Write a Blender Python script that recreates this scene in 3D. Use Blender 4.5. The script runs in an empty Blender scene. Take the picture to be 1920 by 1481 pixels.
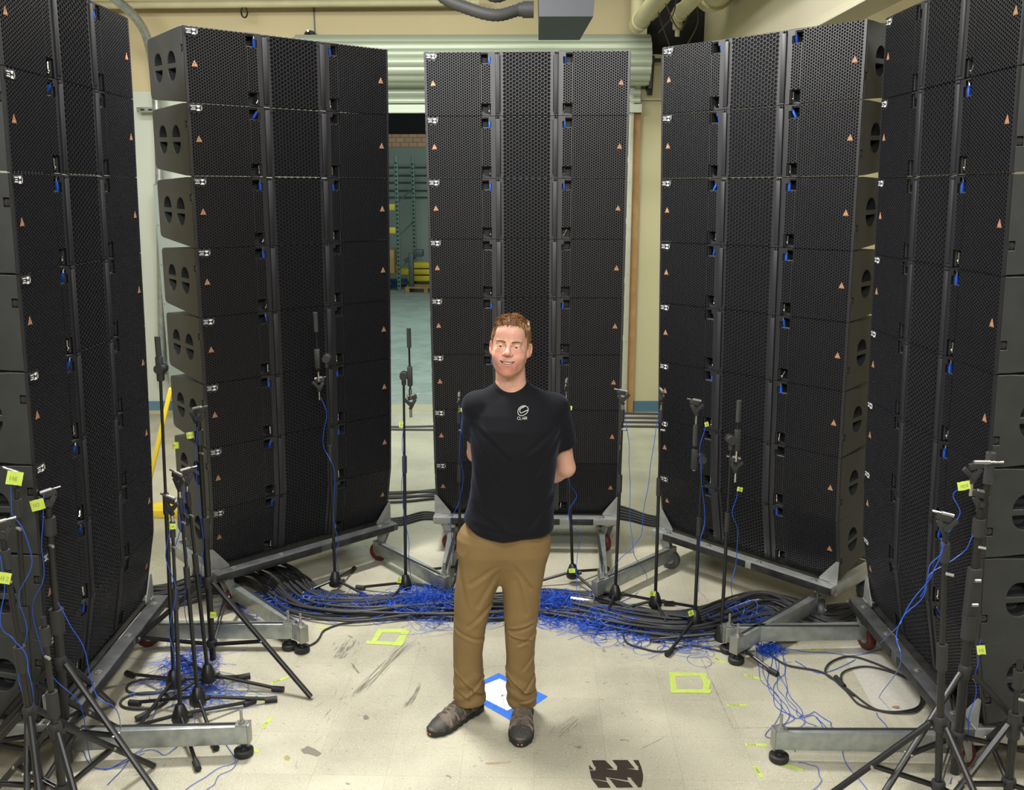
import bpy, bmesh, math, random
import numpy as np
from mathutils import Vector, Matrix
from mathutils.bvhtree import BVHTree
random.seed(7)
D = bpy.data; C = bpy.context.scene.collection
R = math.radians
# ---------------------------------------------------------------- camera, world, lights, exposure
FPX, PITCH, CAMH = 1726.0, 0.2171, 2.35
cam = D.cameras.new('camera'); cam.sensor_width = 36; cam.lens = FPX / 1920 * 36; cam.clip_end = 100
camo = D.objects.new('camera', cam); C.objects.link(camo)
camo.matrix_world = Matrix.Translation((0, 0, CAMH)) @ Matrix.Rotation(math.pi/2 - PITCH, 4, 'X') @ Matrix.Rotation(-.0017, 4, 'Z')
bpy.context.scene.camera = camo
w = D.worlds.new('world'); bpy.context.scene.world = w; w.use_nodes = True
w.node_tree.nodes['Background'].inputs[0].default_value = (.80, .84, .86, 1)
w.node_tree.nodes['Background'].inputs[1].default_value = .11
vs = bpy.context.scene.view_settings
vs.view_transform = 'Standard'; vs.look = 'None'; vs.gamma = 1; vs.use_curve_mapping = False; vs.exposure = 0.0
def area(name, loc, target, sx, sy, power, col):
    l = D.lights.new(name, 'AREA'); l.shape = 'RECTANGLE'; l.size = sx; l.size_y = sy; l.energy = power; l.color = col
    o = D.objects.new(name, l); C.objects.link(o); o.location = loc
    o.rotation_euler = (Vector(target) - Vector(loc)).to_track_quat('-Z', 'Y').to_euler()
    return o
WARM = (1, .985, .94); COOL = (.96, 1, .92)
area('ceiling_lamp_key', (-1.1, 4.9, 4.5), (-.9, 4.6, 0), 1.0, .30, 270, WARM)
area('ceiling_lamp_front', (.2, -1.9, 4.45), (.1, 3.8, 1.6), 2.6, .7, 300, WARM)
area('ceiling_lamp_middle', (.9, 1.4, 4.5), (.3, 3.2, .8), 1.3, .3, 70, WARM)
area('ceiling_lamp_left', (-2.6, 1.6, 4.5), (0, 4.2, 1.2), 1.3, .4, 70, WARM)
area('ceiling_lamp_far_left', (-3.7, 3.3, 4.5), (-2.0, 4.8, 2.2), 1.4, .5, 170, (1, .985, .95))
area('ceiling_lamp_far_right', (3.7, 3.1, 4.5), (2.0, 4.6, 2.0), 1.4, .5, 190, (1, .98, .93))
area('ceiling_lamp_back', (-.2, 7.9, 4.5), (-.2, 8.3, 0), 3.2, .5, 47, (.98, 1, .74))
area('ceiling_lamp_back_left', (-3.2, 7.3, 4.5), (-3.2, 7.8, 0), 1.5, .5, 52, (1, .97, .84))
area('ceiling_lamp_back_right', (2.6, 6.9, 4.2), (2.4, 8.6, 1.5), 1.5, .5, 32, (1, .97, .74))
area('warehouse_lamp', (-1.0, 16.5, 6.0), (-1.0, 18, 0), 4, 4, 420, (.80, 1, .94))
area('warehouse_lamp_near', (-.8, 11.6, 4.6), (-1.0, 12.5, 0), 3, 1, 150, (.76, 1, .93))

# ---------------------------------------------------------------- helpers
def ang(py): return math.atan((py - 740.5) / FPX) + PITCH
def at(px, py, Y):                     # point at depth Y seen at a pixel
    z = CAMH - Y * math.tan(ang(py))
    dep = Y * math.cos(PITCH) + (CAMH - z) * math.sin(PITCH)
    return Vector(((px - 960) / FPX * dep, Y, z))
def fl(px, py, z=0.0):                 # point on the plane of height z seen at a pixel
    Y = (CAMH - z) / math.tan(ang(py))
    return at(px, py, Y)
def tag(o, label=None, cat=None, group=None, kind=None):
    if label: o['label'] = label
    if cat: o['category'] = cat
    if group: o['group'] = group
    if kind: o['kind'] = kind
    return o
def empty(name, loc=(0, 0, 0), rot=(0, 0, 0)):
    o = D.objects.new(name, None); C.objects.link(o); o.location = loc; o.rotation_euler = rot
    o.empty_display_size = .05
    return o
def link(name, me, parent=None):
    o = D.objects.new(name, me); C.objects.link(o)
    if parent: o.parent = parent
    return o
class MB:
    def __init__(s): s.v = []; s.f = []; s.mi = []; s.cur = 0
    def add(s, vs, fs):
        n = len(s.v); s.v += [tuple(v) for v in vs]
        for f in fs: s.f.append([i + n for i in f]); s.mi.append(s.cur)
        return s
    def box(s, lo, hi, M=None, bev=0):
        x0, y0, z0 = lo; x1, y1, z1 = hi
        if bev > 0:
            b = min(bev, abs(x1-x0)/2.01, abs(y1-y0)/2.01, abs(z1-z0)/2.01)
            bm = bmesh.new(); bmesh.ops.create_cube(bm, size=1)
            for v in bm.verts: v.co = Vector(((x0+x1)/2 + v.co.x*(x1-x0), (y0+y1)/2 + v.co.y*(y1-y0), (z0+z1)/2 + v.co.z*(z1-z0)))
            bmesh.ops.bevel(bm, geom=bm.edges[:], offset=b, segments=2, affect='EDGES', profile=.5)
            bm.verts.index_update()
            vv = [(M @ v.co) if M else v.co.copy() for v in bm.verts]; ff = [[v.index for v in f.verts] for f in bm.faces]
            bm.free(); return s.add(vv, ff)
        P = [Vector((x, y, z)) for z in (z0, z1) for y in (y0, y1) for x in (x0, x1)]
        if M: P = [M @ p for p in P]
        return s.add(P, [(0, 2, 3, 1), (4, 5, 7, 6), (0, 1, 5, 4), (2, 6, 7, 3), (0, 4, 6, 2), (1, 3, 7, 5)])
    def bar(s, a, b, w, h, up=(0, 0, 1)):
        a = Vector(a); b = Vector(b); d = (b - a); L = d.length; d.normalize()
        up = Vector(up); x = d.cross(up)
        if x.length < 1e-4: x = d.cross(Vector((1, 0, 0)))
        x.normalize(); u = x.cross(d)
        M = Matrix((( *x, 0), (*d, 0), (*u, 0), (0, 0, 0, 1))).transposed(); M.translation = a
        return s.box((-w/2, 0, -h/2), (w/2, L, h/2), M, bev=min(w, h)*.12)
    def cyl(s, a, b, r0, r1=None, n=12, cap=True):
        r1 = r0 if r1 is None else r1
        return s.tube([a, b], [r0, r1], n, cap)
    def tube(s, pts, r, n=8, cap=True, closed=False):
        pts = [Vector(p) for p in pts]; m = len(pts)
        rr = r if isinstance(r, (list, tuple)) else [r] * m
        T = []
        for i in range(m):
            a = pts[i-1] if (i > 0 or closed) else pts[i]; b = pts[(i+1) % m] if (i < m-1 or closed) else pts[i]
            d = b - a; T.append(d.normalized() if d.length > 1e-9 else Vector((0, 0, 1)))
        u = T[0].cross(Vector((0, 0, 1)))
        if u.length < .05: u = T[0].cross(Vector((1, 0, 0)))
        u.normalize(); vs = []
        for i in range(m):
            u = u - T[i] * u.dot(T[i]); u = u.normalized() if u.length > 1e-6 else T[i].orthogonal().normalized()
            v = T[i].cross(u)
            for k in range(n):
                t = 2*math.pi*k/n; vs.append(pts[i] + (u*math.cos(t) + v*math.sin(t)) * rr[i])
        fs = []
        for i in range(m if closed else m-1):
            j = (i+1) % m
            for k in range(n):
                k2 = (k+1) % n; fs.append((i*n+k, i*n+k2, j*n+k2, j*n+k))
        if cap and not closed: fs.append(tuple(range(n))[::-1]); fs.append(tuple((m-1)*n+k for k in range(n)))
        return s.add(vs, fs)
    def lathe(s, prof, M=None, n=16):          # (r,z) around z
        vs = []; fs = []; m = len(prof)
        for r, z in prof:
            for k in range(n):
                t = 2*math.pi*k/n; p = Vector((r*math.cos(t), r*math.sin(t), z)); vs.append(M @ p if M else p)
        for i in range(m-1):
            for k in range(n):
                k2 = (k+1) % n; fs.append((i*n+k, i*n+k2, (i+1)*n+k2, (i+1)*n+k))
        fs.append(tuple(range(n))[::-1]); fs.append(tuple((m-1)*n+k for k in range(n)))
        return s.add(vs, fs)
    def sphere(s, c, r, n=12, m=8, M=None):
        rx, ry, rz = (r, r, r) if not hasattr(r, '__len__') else r
        vs = []; fs = []
        for i in range(m+1):
            ph = math.pi*i/m
            for k in range(n):
                t = 2*math.pi*k/n
                p = Vector((c[0]+rx*math.sin(ph)*math.cos(t), c[1]+ry*math.sin(ph)*math.sin(t), c[2]-rz*math.cos(ph)))
                vs.append(M @ p if M else p)
        for i in range(m):
            for k in range(n):
                k2 = (k+1) % n; fs.append((i*n+k, i*n+k2, (i+1)*n+k2, (i+1)*n+k))
        return s.add(vs, fs)
    def prism(s, poly, a0, a1, axis='y'):     # polygon (u,v) extruded along axis
        n = len(poly)
        def P(u, v, t): return {'y': (u, t, v), 'x': (t, u, v), 'z': (u, v, t)}[axis]
        vs = [P(u, v, a0) for u, v in poly] + [P(u, v, a1) for u, v in poly]
        fs = [tuple(range(n)), tuple(range(n, 2*n))[::-1]] + [(i, n+i, n+(i+1) % n, (i+1) % n) for i in range(n)]
        return s.add(vs, fs)
    def mesh(s, name, mats, sharp=.6):
        me = D.meshes.new(name); me.from_pydata(s.v, [], s.f)
        if not isinstance(mats, (list, tuple)): mats = [mats]
        for m in mats: me.materials.append(m)
        if len(mats) > 1: me.polygons.foreach_set('material_index', s.mi)
        me.update()
        bm = bmesh.new(); bm.from_mesh(me); bmesh.ops.recalc_face_normals(bm, faces=bm.faces); bm.to_mesh(me); bm.free()
        if sharp is not None: me.shade_smooth(); me.set_sharp_from_angle(angle=sharp)
        return me
    def build(s, name, mats, parent=None, sharp=.6): return link(name, s.mesh(name, mats, sharp), parent)

def mat(name, col, rough=.5, metal=0, noise=None, bump=None, spec=.5, emit=None, var=None):
    m = D.materials.new(name); m.use_nodes = True; nt = m.node_tree; b = nt.nodes['Principled BSDF']
    b.inputs['Base Color'].default_value = (*col, 1); b.inputs['Roughness'].default_value = rough
    b.inputs['Metallic'].default_value = metal; b.inputs['Specular IOR Level'].default_value = spec
    tc = nt.nodes.new('ShaderNodeTexCoord')
    if noise:                              # (scale, amount, second colour)
        n = nt.nodes.new('ShaderNodeTexNoise'); n.inputs['Scale'].default_value = noise[0]; n.inputs['Detail'].default_value = 6
        nt.links.new(tc.outputs['Object'], n.inputs['Vector'])
        rp = nt.nodes.new('ShaderNodeValToRGB'); rp.color_ramp.elements[0].position = .5 - noise[1]; rp.color_ramp.elements[1].position = .5 + noise[1]
        rp.color_ramp.elements[0].color = (*col, 1); rp.color_ramp.elements[1].color = (*noise[2], 1)
        nt.links.new(n.outputs['Fac'], rp.inputs['Fac']); nt.links.new(rp.outputs['Color'], b.inputs['Base Color'])
    if bump:                               # (scale, strength, distance)
        n = nt.nodes.new('ShaderNodeTexNoise'); n.inputs['Scale'].default_value = bump[0]; n.inputs['Detail'].default_value = 4
        nt.links.new(tc.outputs['Object'], n.inputs['Vector'])
        bp = nt.nodes.new('ShaderNodeBump'); bp.inputs['Strength'].default_value = bump[1]; bp.inputs['Distance'].default_value = bump[2]
        nt.links.new(n.outputs['Fac'], bp.inputs['Height']); nt.links.new(bp.outputs['Normal'], b.inputs['Normal'])
    if emit: b.inputs['Emission Color'].default_value = (*emit[0], 1); b.inputs['Emission Strength'].default_value = emit[1]
    return m
M = dict(
 body=mat('black_textured_paint', (.022, .0245, .025), .5, 0, (9, .25, (.034, .037, .038)), (260, .35, .002)),
 baffle=mat('black_foam', (.0050, .0050, .0064), .8, 0, None, None, .2),
 grille=mat('grille_steel', (.011, .011, .0145), .40, 0, (3, .3, (.0075, .0075, .0105)), None, .9),
 frame=mat('frame_steel', (.018, .018, .022), .40, 0, None, None, .9),
 strip=mat('rubber_strip', (.020, .020, .023), .45, 0),
 blue=mat('blue_plastic', (.012, .09, .55), .35),
 chrome=mat('chrome', (.65, .65, .63), .2, 1),
 white=mat('white_print', (.72, .72, .70), .5),
 orange=mat('orange_sticker', (.36, .195, .11), .5),
 orange_d=mat('sticker_mark', (.30, .10, .03), .5),
 badge=mat('badge_plate', (.03, .03, .034), .35, .3),
 alu=mat('aluminium', (.42, .43, .42), .42, .55, (14, .2, (.30, .31, .30)), (60, .15, .002)),
 galv=mat('galvanised_steel', (.40, .43, .42), .38, .7, (22, .18, (.29, .32, .32)), (80, .1, .001)),
 worn=mat('worn_dark_steel', (.10, .102, .106), .5, .4, (12, .2, (.05, .052, .055)), (60, .15, .002)),
 blackbar=mat('black_painted_bar', (.008, .008, .009), .5, 0, (16, .12, (.022, .022, .022))),
 red=mat('red_wheel', (.085, .010, .010), .5), rub=mat('black_rubber', (.012, .012, .012), .6),
 zinc=mat('zinc', (.36, .36, .34), .4, .8), stand=mat('stand_black', (.010, .010, .011), .38),
 standm=mat('stand_matte', (.022, .022, .023), .6), foam=mat('foam_grip', (.03, .031, .032), .8),
 yellow=mat('yellow_green_tape', (.52, .65, .09), .6), ink=mat('marker_ink', (.02, .03, .02), .6),
 cable=mat('black_cable', (.022, .022, .024), .55), bcable=mat('blue_cable', (.012, .075, .48), .4),
 bcable2=mat('blue_cable_faded', (.06, .12, .42), .45),
 btape=mat('blue_tape', (.03, .15, .62), .6), paper=mat('paper', (.85, .86, .90), .7),
 pipe=mat('cream_pipe', (.60, .56, .37), .55, 0, (6, .3, (.48, .44, .28))),
 grayp=mat('grey_paint', (.20, .22, .23), .5), dark=mat('dark_ceiling', (.012, .012, .012), .9),
 slat=mat('door_slats', (.42, .48, .40), .42, .25), yel=mat('yellow_paint', (.70, .52, .03), .5),
 green=mat('rack_green', (.12, .18, .155), .5), wood=mat('wood', (.38, .22, .08), .6, 0, (8, .2, (.28, .15, .05))),
 darkgray=mat('dark_grey_metal', (.07, .075, .085), .5, .2), hose=mat('hose', (.05, .048, .046), .6),
)
# ---------------------------------------------------------------- the room
def struct(mb, name, m, sharp=.6): return tag(mb.build(name, m, None, sharp), kind='structure')
def nodes_mat(name):
    m = D.materials.new(name); m.use_nodes = True; nt = m.node_tree
    return m, nt, nt.nodes['Principled BSDF'], lambda t, **k: mk(nt, t, k)
def mk(nt, t, k):
    n = nt.nodes.new(t)
    for a, v in k.items():
        if a in n.inputs.keys(): n.inputs[a].default_value = v
        else: setattr(n, a, v)
    return n
def floor_mat(tile=True, base=(.435, .41, .315), base2=(.355, .335, .255)):
    m, nt, b, N = nodes_mat('floor_tiles' if tile else 'concrete'); L = nt.links.new
    tc = N('ShaderNodeTexCoord'); obj = tc.outputs['Object']
    def mix(fac, a, c, op='MIX'):
        n = N('ShaderNodeMix', data_type='RGBA', blend_type=op)
        (L(fac, n.inputs['Factor']) if not isinstance(fac, float) else setattr(n.inputs['Factor'], 'default_value', fac))
        for s, v in ((n.inputs[6], a), (n.inputs[7], c)):
            if isinstance(v, tuple): s.default_value = (*v, 1)
            else: L(v, s)
        return n.outputs[2]
    def noise(sc, det=4, vec=None, lo=.4, hi=.6, dist=0.):
        n = N('ShaderNodeTexNoise'); n.inputs['Scale'].default_value = sc; n.inputs['Detail'].default_value = det; n.inputs['Distortion'].default_value = dist
        L(vec if vec is not None else obj, n.inputs['Vector'])
        r = N('ShaderNodeMapRange'); r.inputs['From Min'].default_value = lo; r.inputs['From Max'].default_value = hi
        L(n.outputs['Fac'], r.inputs['Value']); return r.outputs[0]
    def mapped(rot, sc):
        mp = N('ShaderNodeMapping'); mp.inputs['Rotation'].default_value = (0, 0, rot); mp.inputs['Scale'].default_value = sc
        L(obj, mp.inputs['Vector']); return mp.outputs[0]
    col = mix(noise(2.2), base, base2)
    col = mix(noise(150, 3, None, .62, .68), col, (.66, .63, .53)); col = mix(noise(170, 2, mapped(R(70), (1, 2, 1)), .64, .70), col, (.24, .215, .165))           # pale chips
    if tile:
        br = N('ShaderNodeTexBrick', offset=0.0, squash=1.0); br.inputs['Scale'].default_value = 1
        br.inputs['Color1'].default_value = (.94, .94, .94, 1); br.inputs['Color2'].default_value = (1.03, 1.03, 1.03, 1)
        br.inputs['Mortar'].default_value = (.80, .78, .73, 1); br.inputs['Mortar Size'].default_value = .0011
        br.inputs['Brick Width'].default_value = .305; br.inputs['Row Height'].default_value = .305; br.inputs['Bias'].default_value = 0
        L(mapped(R(1.5), (1, 1, 1)), br.inputs['Vector']); col = mix(1.0, col, br.outputs['Color'], 'MULTIPLY')
        # dark scuffs, one set along each of two directions, in patches
        s1 = noise(9, 6, mapped(R(-38), (1.6, 22, 1)), .62, .70); p1 = noise(1.3, 2, None, .5, .62)
        mu = N('ShaderNodeMath', operation='MULTIPLY'); L(s1, mu.inputs[0]); L(p1, mu.inputs[1])
        col = mix(mu.outputs[0], col, (.13, .115, .085))
        s2 = noise(60, 4, mapped(R(20), (1, 3, 1)), .66, .70); col = mix(s2, col, (.16, .14, .10))
        s3 = noise(16, 8, None, .68, .74, 1.5); col = mix(s3, col, (.19, .165, .12))
        wv = noise(130, 2, None, .68, .74); col = mix(wv, col, (.22, .19, .14))
    else:
        s1 = noise(5, 5, mapped(R(8), (1, 6, 1)), .5, .75); col = mix(s1, col, tuple(c*.62 for c in base2))
    L(col, b.inputs['Base Color']); b.inputs['Roughness'].default_value = .48 if tile else .4
    n = N('ShaderNodeTexNoise'); n.inputs['Scale'].default_value = 8; L(obj, n.inputs['Vector'])
    r = N('ShaderNodeMapRange'); r.inputs['To Min'].default_value = .36; r.inputs['To Max'].default_value = .6; L(n.outputs['Fac'], r.inputs['Value']); L(r.outputs[0], b.inputs['Roughness'])
    bp = N('ShaderNodeBump'); bp.inputs['Strength'].default_value = .12; bp.inputs['Distance'].default_value = .003
    n2 = N('ShaderNodeTexNoise'); n2.inputs['Scale'].default_value = 90; L(obj, n2.inputs['Vector']); L(n2.outputs['Fac'], bp.inputs['Height']); L(bp.outputs['Normal'], b.inputs['Normal'])
    return m
WY = 9.8
struct(MB().box((-6, -3, -.1), (6, WY+.05, 0)), 'floor', floor_mat())
struct(MB().box((-12, WY+.05, -.1), (12, 27, -.003)), 'floor_warehouse', floor_mat(False, (.30, .34, .31), (.24, .28, .26)))
struct(MB().box((-6, -3, 4.6), (6, WY, 4.7)), 'ceiling', M['dark'])
struct(MB().box((-12, WY+.3, 6.3), (12, 27, 6.4)), 'ceiling_warehouse', M['dark'])
wallm = mat('tan_wall', (.56, .48, .29), .65, 0, (1.2, .3, (.51, .44, .27)))
walll = mat('pale_wall', (.54, .58, .51), .6, 0, (1.2, .3, (.50, .54, .475)))
wallr = mat('beige_panel', (.47, .445, .275), .6, 0, (1.5, .3, (.43, .405, .25)))
DX0, DX1, DTOP = -1.95, 1.22, 3.72
mb = MB().box((-6, WY, 3.35), (DX0, WY+.2, 4.6)).box((DX0, WY, DTOP), (DX1, WY+.2, 4.6)).box((DX1, WY, 3.87), (1.36, WY+.2, 4.6)).box((2.0, WY, 3.87), (6, WY+.2, 4.6))
struct(mb, 'wall_back', wallm)
struct(MB().box((-6, WY-.01, 0), (DX0, WY+.2, 3.35)), 'wall_back_left', walll)
struct(MB().box((DX1, WY, 0), (6, WY+.2, 3.25)).box((DX1, WY-.012, 3.256), (1.36, WY+.2, 3.87)).box((1.36, WY-.012, 3.256), (2.0, WY+.2, 3.70)).box((2.0, WY, 3.25), (6, WY+.2, 3.87)), 'wall_back_right', wallr)
struct(MB().box((-6.2, -3, 0), (-6, WY, 4.6)), 'wall_left', wallm)
struct(MB().box((6, -3, 0), (6.2, WY, 4.6)), 'wall_right', wallm)
struct(MB().box((-6, -3.2, 0), (6, -3, 4.6)), 'wall_front', wallm)
bb = mat('blue_baseboard', (.06, .14, .19), .5)
struct(MB().box((DX1+.1, WY-.02, 0), (6, WY, .12)), 'baseboard_right', bb)
struct(MB().box((-6, WY-.03, .03), (DX0-.1, WY-.01, .13)), 'baseboard_left', mat('blue_baseboard_light', (.10, .20, .28), .5))
struct(MB().box((-6, WY-.06, 0), (DX0-.1, WY-.01, .03)), 'trim_1', wallr)
# door frame: steel guide and timber jamb on the right, guide on the left
mb = MB().bar((1.205, WY-.07, 0), (1.205, WY-.07, 3.5), .07, .07, (0, 1, 0))
for k in range(15): mb.cyl((1.215, WY-.105, .1+k*.235), (1.215, WY-.118, .1+k*.235), .009, n=8)
mb.bar((-1.93, WY-.07, 0), (-1.93, WY-.07, 3.5), .07, .07, (0, 1, 0))
struct(mb, 'trim_2', mat('guide_rail', (.45, .46, .38), .5, .3))
struct(MB().box((1.245, WY-.05, 0), (1.315, WY, 3.45)), 'trim_3', M['wood'])
# soffit, beam and far ledge at the right
struct(MB().box((1.30, WY+.2, 3.6), (2.1, WY+.28, 4.6)), 'wall_recess', M['dark'])
struct(MB().box((1.93, 2.2, 3.42), (2.0, WY-.02, 4.6)), 'wall_bulkhead', mat('soffit', (.60, .56, .42), .7, 0, (1.0, .3, (.54, .50, .37))))
struct(MB().box((1.90, 2.2, 3.35), (2.10, WY-.02, 3.375), bev=.003).box((1.93, 2.2, 3.375), (1.96, WY-.02, 3.42)).box((2.06, 2.2, 3.375), (2.08, WY-.02, 3.50)), 'trim_4', mat('beam_cream', (.60, .56, .42), .6))
struct(MB().box((2.1, WY-.1, 3.98), (6, WY, 4.06)), 'trim_5', wallr)
struct(MB().box((-1.975, WY-.012, 3.72), (-1.965, WY, 4.6)), 'trim_6', M['darkgray'])
# rolled-up slatted door: coil and hanging curtain
door = tag(empty('door_1', (-.36, WY-.2, 0)), kind='structure')
def corr(y0, z0, n, pitch, amp, x0, x1, mb):       # stack of curved slats going down
    pts = []
    for i in range(n):
        for k in range(6):
            t = k/6; pts.append((y0 - amp*math.sin(math.pi*t)**.6, z0 - (i+t)*pitch))
    vs = [(x0, y, z) for y, z in pts] + [(x1, y, z) for y, z in pts]; m = len(pts)
    mb.add(vs, [(i, i+1, m+i+1, m+i) for i in range(m-1)])
mb = MB(); x0, x1 = -1.76, 1.72
pts = []; NS = 16                                     # scalloped outer turn of the coil
for i in range(NS):
    for k in range(5):
        a = 2*math.pi*(i + k/5)/NS; r = .225 + .018*math.sin(math.pi*k/5)
        pts.append((.02 - r*math.cos(a), 3.62 + r*math.sin(a)))
m = len(pts); mb.add([(x0, y, z) for y, z in pts] + [(x1, y, z) for y, z in pts],
    [(i, (i+1) % m, m+(i+1) % m, m+i) for i in range(m)] + [tuple(range(m)), tuple(range(m, 2*m))])
mb.build('coil', M['slat'], door)
mb = MB(); corr(.12, 3.60, 5, .078, .03, x0+.06, x1-.06, mb); mb.build('curtain', M['slat'], door)
MB().box((x0+.05, .06, 3.13), (x1-.05, .15, 3.21)).cyl((-.42, .04, 3.16), (-.42, .04, 3.2), .02, n=8).build('bottom_bar', M['slat'], door)
MB().cyl((x1, .02, 3.62), (x1+.12, .02, 3.62), .02, n=10).box((x1+.0, -.03, 3.35), (x1+.03, .18, 3.7)).bar((x1+.03, .1, 3.3), (x1+.03, 0, 3.66), .05, .06).build('bracket', M['blackbar'], door)
for px in (1.5,):
    pass
# ---------------- beyond the opening
brick = D.materials.new('brick'); brick.use_nodes = True; nt = brick.node_tree
b = nt.nodes['Principled BSDF']; t = nt.nodes.new('ShaderNodeTexBrick'); tc = nt.nodes.new('ShaderNodeTexCoord'); mp = nt.nodes.new('ShaderNodeMapping'); mp.inputs['Rotation'].default_value = (R(-90), 0, 0)
nt.links.new(tc.outputs['Object'], mp.inputs[0]); nt.links.new(mp.outputs[0], t.inputs[0]); nt.links.new(t.outputs[0], b.inputs['Base Color'])
t.inputs['Scale'].default_value = 1; t.inputs['Brick Width'].default_value = .22; t.inputs['Row Height'].default_value = .12; t.inputs['Mortar Size'].default_value = .008
t.inputs['Color1'].default_value = (.62, .33, .18, 1); t.inputs['Color2'].default_value = (.70, .38, .20, 1); t.inputs['Mortar'].default_value = (.22, .12, .07, 1)
struct(MB().box((-12, 24.5, 3.46), (12, 24.8, 3.80)), 'wall_warehouse_brick', brick)
struct(MB().box((-12, 24.4, 0), (12, 24.8, 3.46)), 'wall_warehouse', mat('grey_green_wall', (.30, .34, .30), .7, 0, (.8, .3, (.24, .28, .25))))
struct(MB().box((-12, 24.6, 3.8), (12, 24.8, 6.3)), 'wall_warehouse_top', M['dark'])
struct(MB().box((-12, WY+.3, 0), (-11.8, 24.6, 6.3)).box((11.8, WY+.3, 0), (12, 24.6, 6.3)), 'wall_warehouse_sides', M['grayp'])
struct(MB().box((DX0, WY+.05, -.002), (DX1, WY+.35, .003)), 'trim_7', mat('threshold', (.38, .34, .22), .6))
mb = MB()
for z in (2.25, 2.42, 2.62, 2.80, 3.0): mb.cyl((-8, 24.3, z), (6, 24.3, z), .025, n=8)
tag(mb.build('wall_conduits', M['galv']), 'row of horizontal conduits on the far warehouse wall', 'pipe')
Pr = lambda px, py, Y: at(px, py, Y)
p0 = Pr(745, 525, 22.5)
rack = tag(empty('pallet_rack', (p0.x, 22.5, 0)), 'pale green perforated pallet rack with yellow beams seen through the roller door', 'rack')
def upright(x, y):
    mb = MB().bar((x, y, 0), (x, y, 3.2), .09, .08, (0, 1, 0)); mb.build('upright', M['green'], rack)
    mh = MB()
    for k in range(30): mh.box((x-.02, y-.043, .1+k*.1), (x+.02, y-.039, .14+k*.1))
    mh.build('slot_holes', M['dark'], rack)
upright(.05, 0); upright(.35, .9)
mb = MB()
for z in (.5, 1.3, 2.1): mb.bar((.05, 0, z), (.35, .9, z+.35), .03, .03)
mb.build('brace', M['green'], rack)
for z in (.55, 1.45, 2.0): MB().bar((-2.6, 0, z), (.0, 0, z), .05, .14).build('beam', M['yel'], rack)
def crate(px, py, Y, w, h, d, m, name, label, cat):
    p = fl(px, py) if Y is None else at(px, py, Y)
    o = empty(name, (p.x, p.y, 0 if Y is None else p.z)); tag(o, label, cat); return o
o = crate(775, 538, None, 0, 0, 0, 0, 'yellow_barrier', 'yellow steel barrier stack lying on wooden pallet beyond the door', 'barrier')
for z, w_, x_ in ((.18, .9, .35), (.34, 1.6, .1), (.50, .85, .38)): MB().box((x_-w_/2, -.3, z), (x_+w_/2, .3, z+.13), bev=.01).build('beam', M['yel'], o)
o = crate(775, 545, None, 0, 0, 0, 0, 'wood_pallet', 'wooden pallet under the yellow steel barrier beyond the door', 'pallet')
mb = MB()
for x in (-.1, .35, .8): mb.box((x-.05, -.4, 0), (x+.05, .4, .1))
for y in (-.4, -.2, 0, .2): mb.box((-.15, y, .1), (.9, y+.13, .13))
mb.build('slats', M['wood'], o)
o = crate(748, 535, None, 0, 0, 0, 0, 'blue_pallet', 'blue plastic pallet on the floor under the green rack', 'pallet')
mb = MB().box((-.6, -.35, .1), (.45, .35, .15), bev=.01)
for x in (-.5, -.08, .35): mb.box((x-.07, -.3, 0), (x+.07, .3, .1))
mb.build('deck', mat('blue_pallet', (.02, .16, .42), .5), o)
o = crate(768, 500, 21.9, 0, 0, 0, 0, 'floor_jack', 'dark grey machine standing against the warehouse wall beyond the door', 'machine')
MB().bar((0, .4, -.55), (0, .4, .30), .18, .12).bar((-.15, .4, .1), (.2, .4, .32), .1, .1).box((.08, .3, .22), (.3, .55, .38), bev=.02).build('body', M['darkgray'], o)
o = crate(738, 500, 22.3, 0, 0, 0, 0, 'cardboard_box', 'brown cardboard box on the lower shelf of the green rack', 'box')
MB().box((-.45, -.2, -.15), (.05, .4, .42), bev=.01).build('carton', M['wood'], o)
# ---------------- ceiling services
def px_tube(name, label, cat, pts, r, m, ridged=False, n=12):
    mb = MB(); pts = smooth(pts, 12)
    mb.tube(pts, [r*(1 + (.10*(i % 2) if ridged else 0)) for i in range(len(pts))], n)
    return tag(mb.build(name, m), label, cat)
def smooth(pts, k=8):                     # Catmull-Rom
    P = [Vector(p) for p in pts]
    if len(P) < 3: return [P[0].lerp(P[-1], i/k) for i in range(k+1)]
    P = [P[0]*2 - P[1]] + P + [P[-1]*2 - P[-2]]; out = []
    for i in range(1, len(P)-2):
        a, b, c, d = P[i-1:i+3]
        for j in range(k):
            t = j/k; out.append(.5*((2*b) + (c-a)*t + (2*a-5*b+4*c-d)*t*t + (3*b-a-3*c+d)*t**3))
    out.append(P[-2]); return out
px_tube('conduit_pipe', 'thin tan pipe running along the top of the back wall', 'pipe', [at(-60, 10, 9.6), at(400, 7, 9.6), at(900, 4, 9.6)], .035, M['pipe'])
px_tube('bent_conduit', 'thick grey bent conduit curving down beside the upper left cabinets', 'pipe',
        [at(150, -60, 8.6), at(215, -5, 8.8), at(255, 32, 9.1), at(278, 75, 9.4), at(292, 160, 9.6), at(300, 330, 9.6), at(305, 700, 9.6)], .042, M['galv'])
o = tag(empty('wall_bracket', at(285, 205, 9.7)), 'short slotted steel strut on the pale wall behind the left tower', 'bracket')
MB().box((-.14, -.03, -.025), (.14, .02, .025), bev=.004).build('strut', M['galv'], o)
MB().box((-.10, -.033, -.008), (-.06, -.03, .008)).box((-.02, -.033, -.008), (.02, -.03, .008)).build('slots', M['dark'], o)
p = at(296, 345, 9.5); q = at(296, 745, 9.5)
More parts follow.
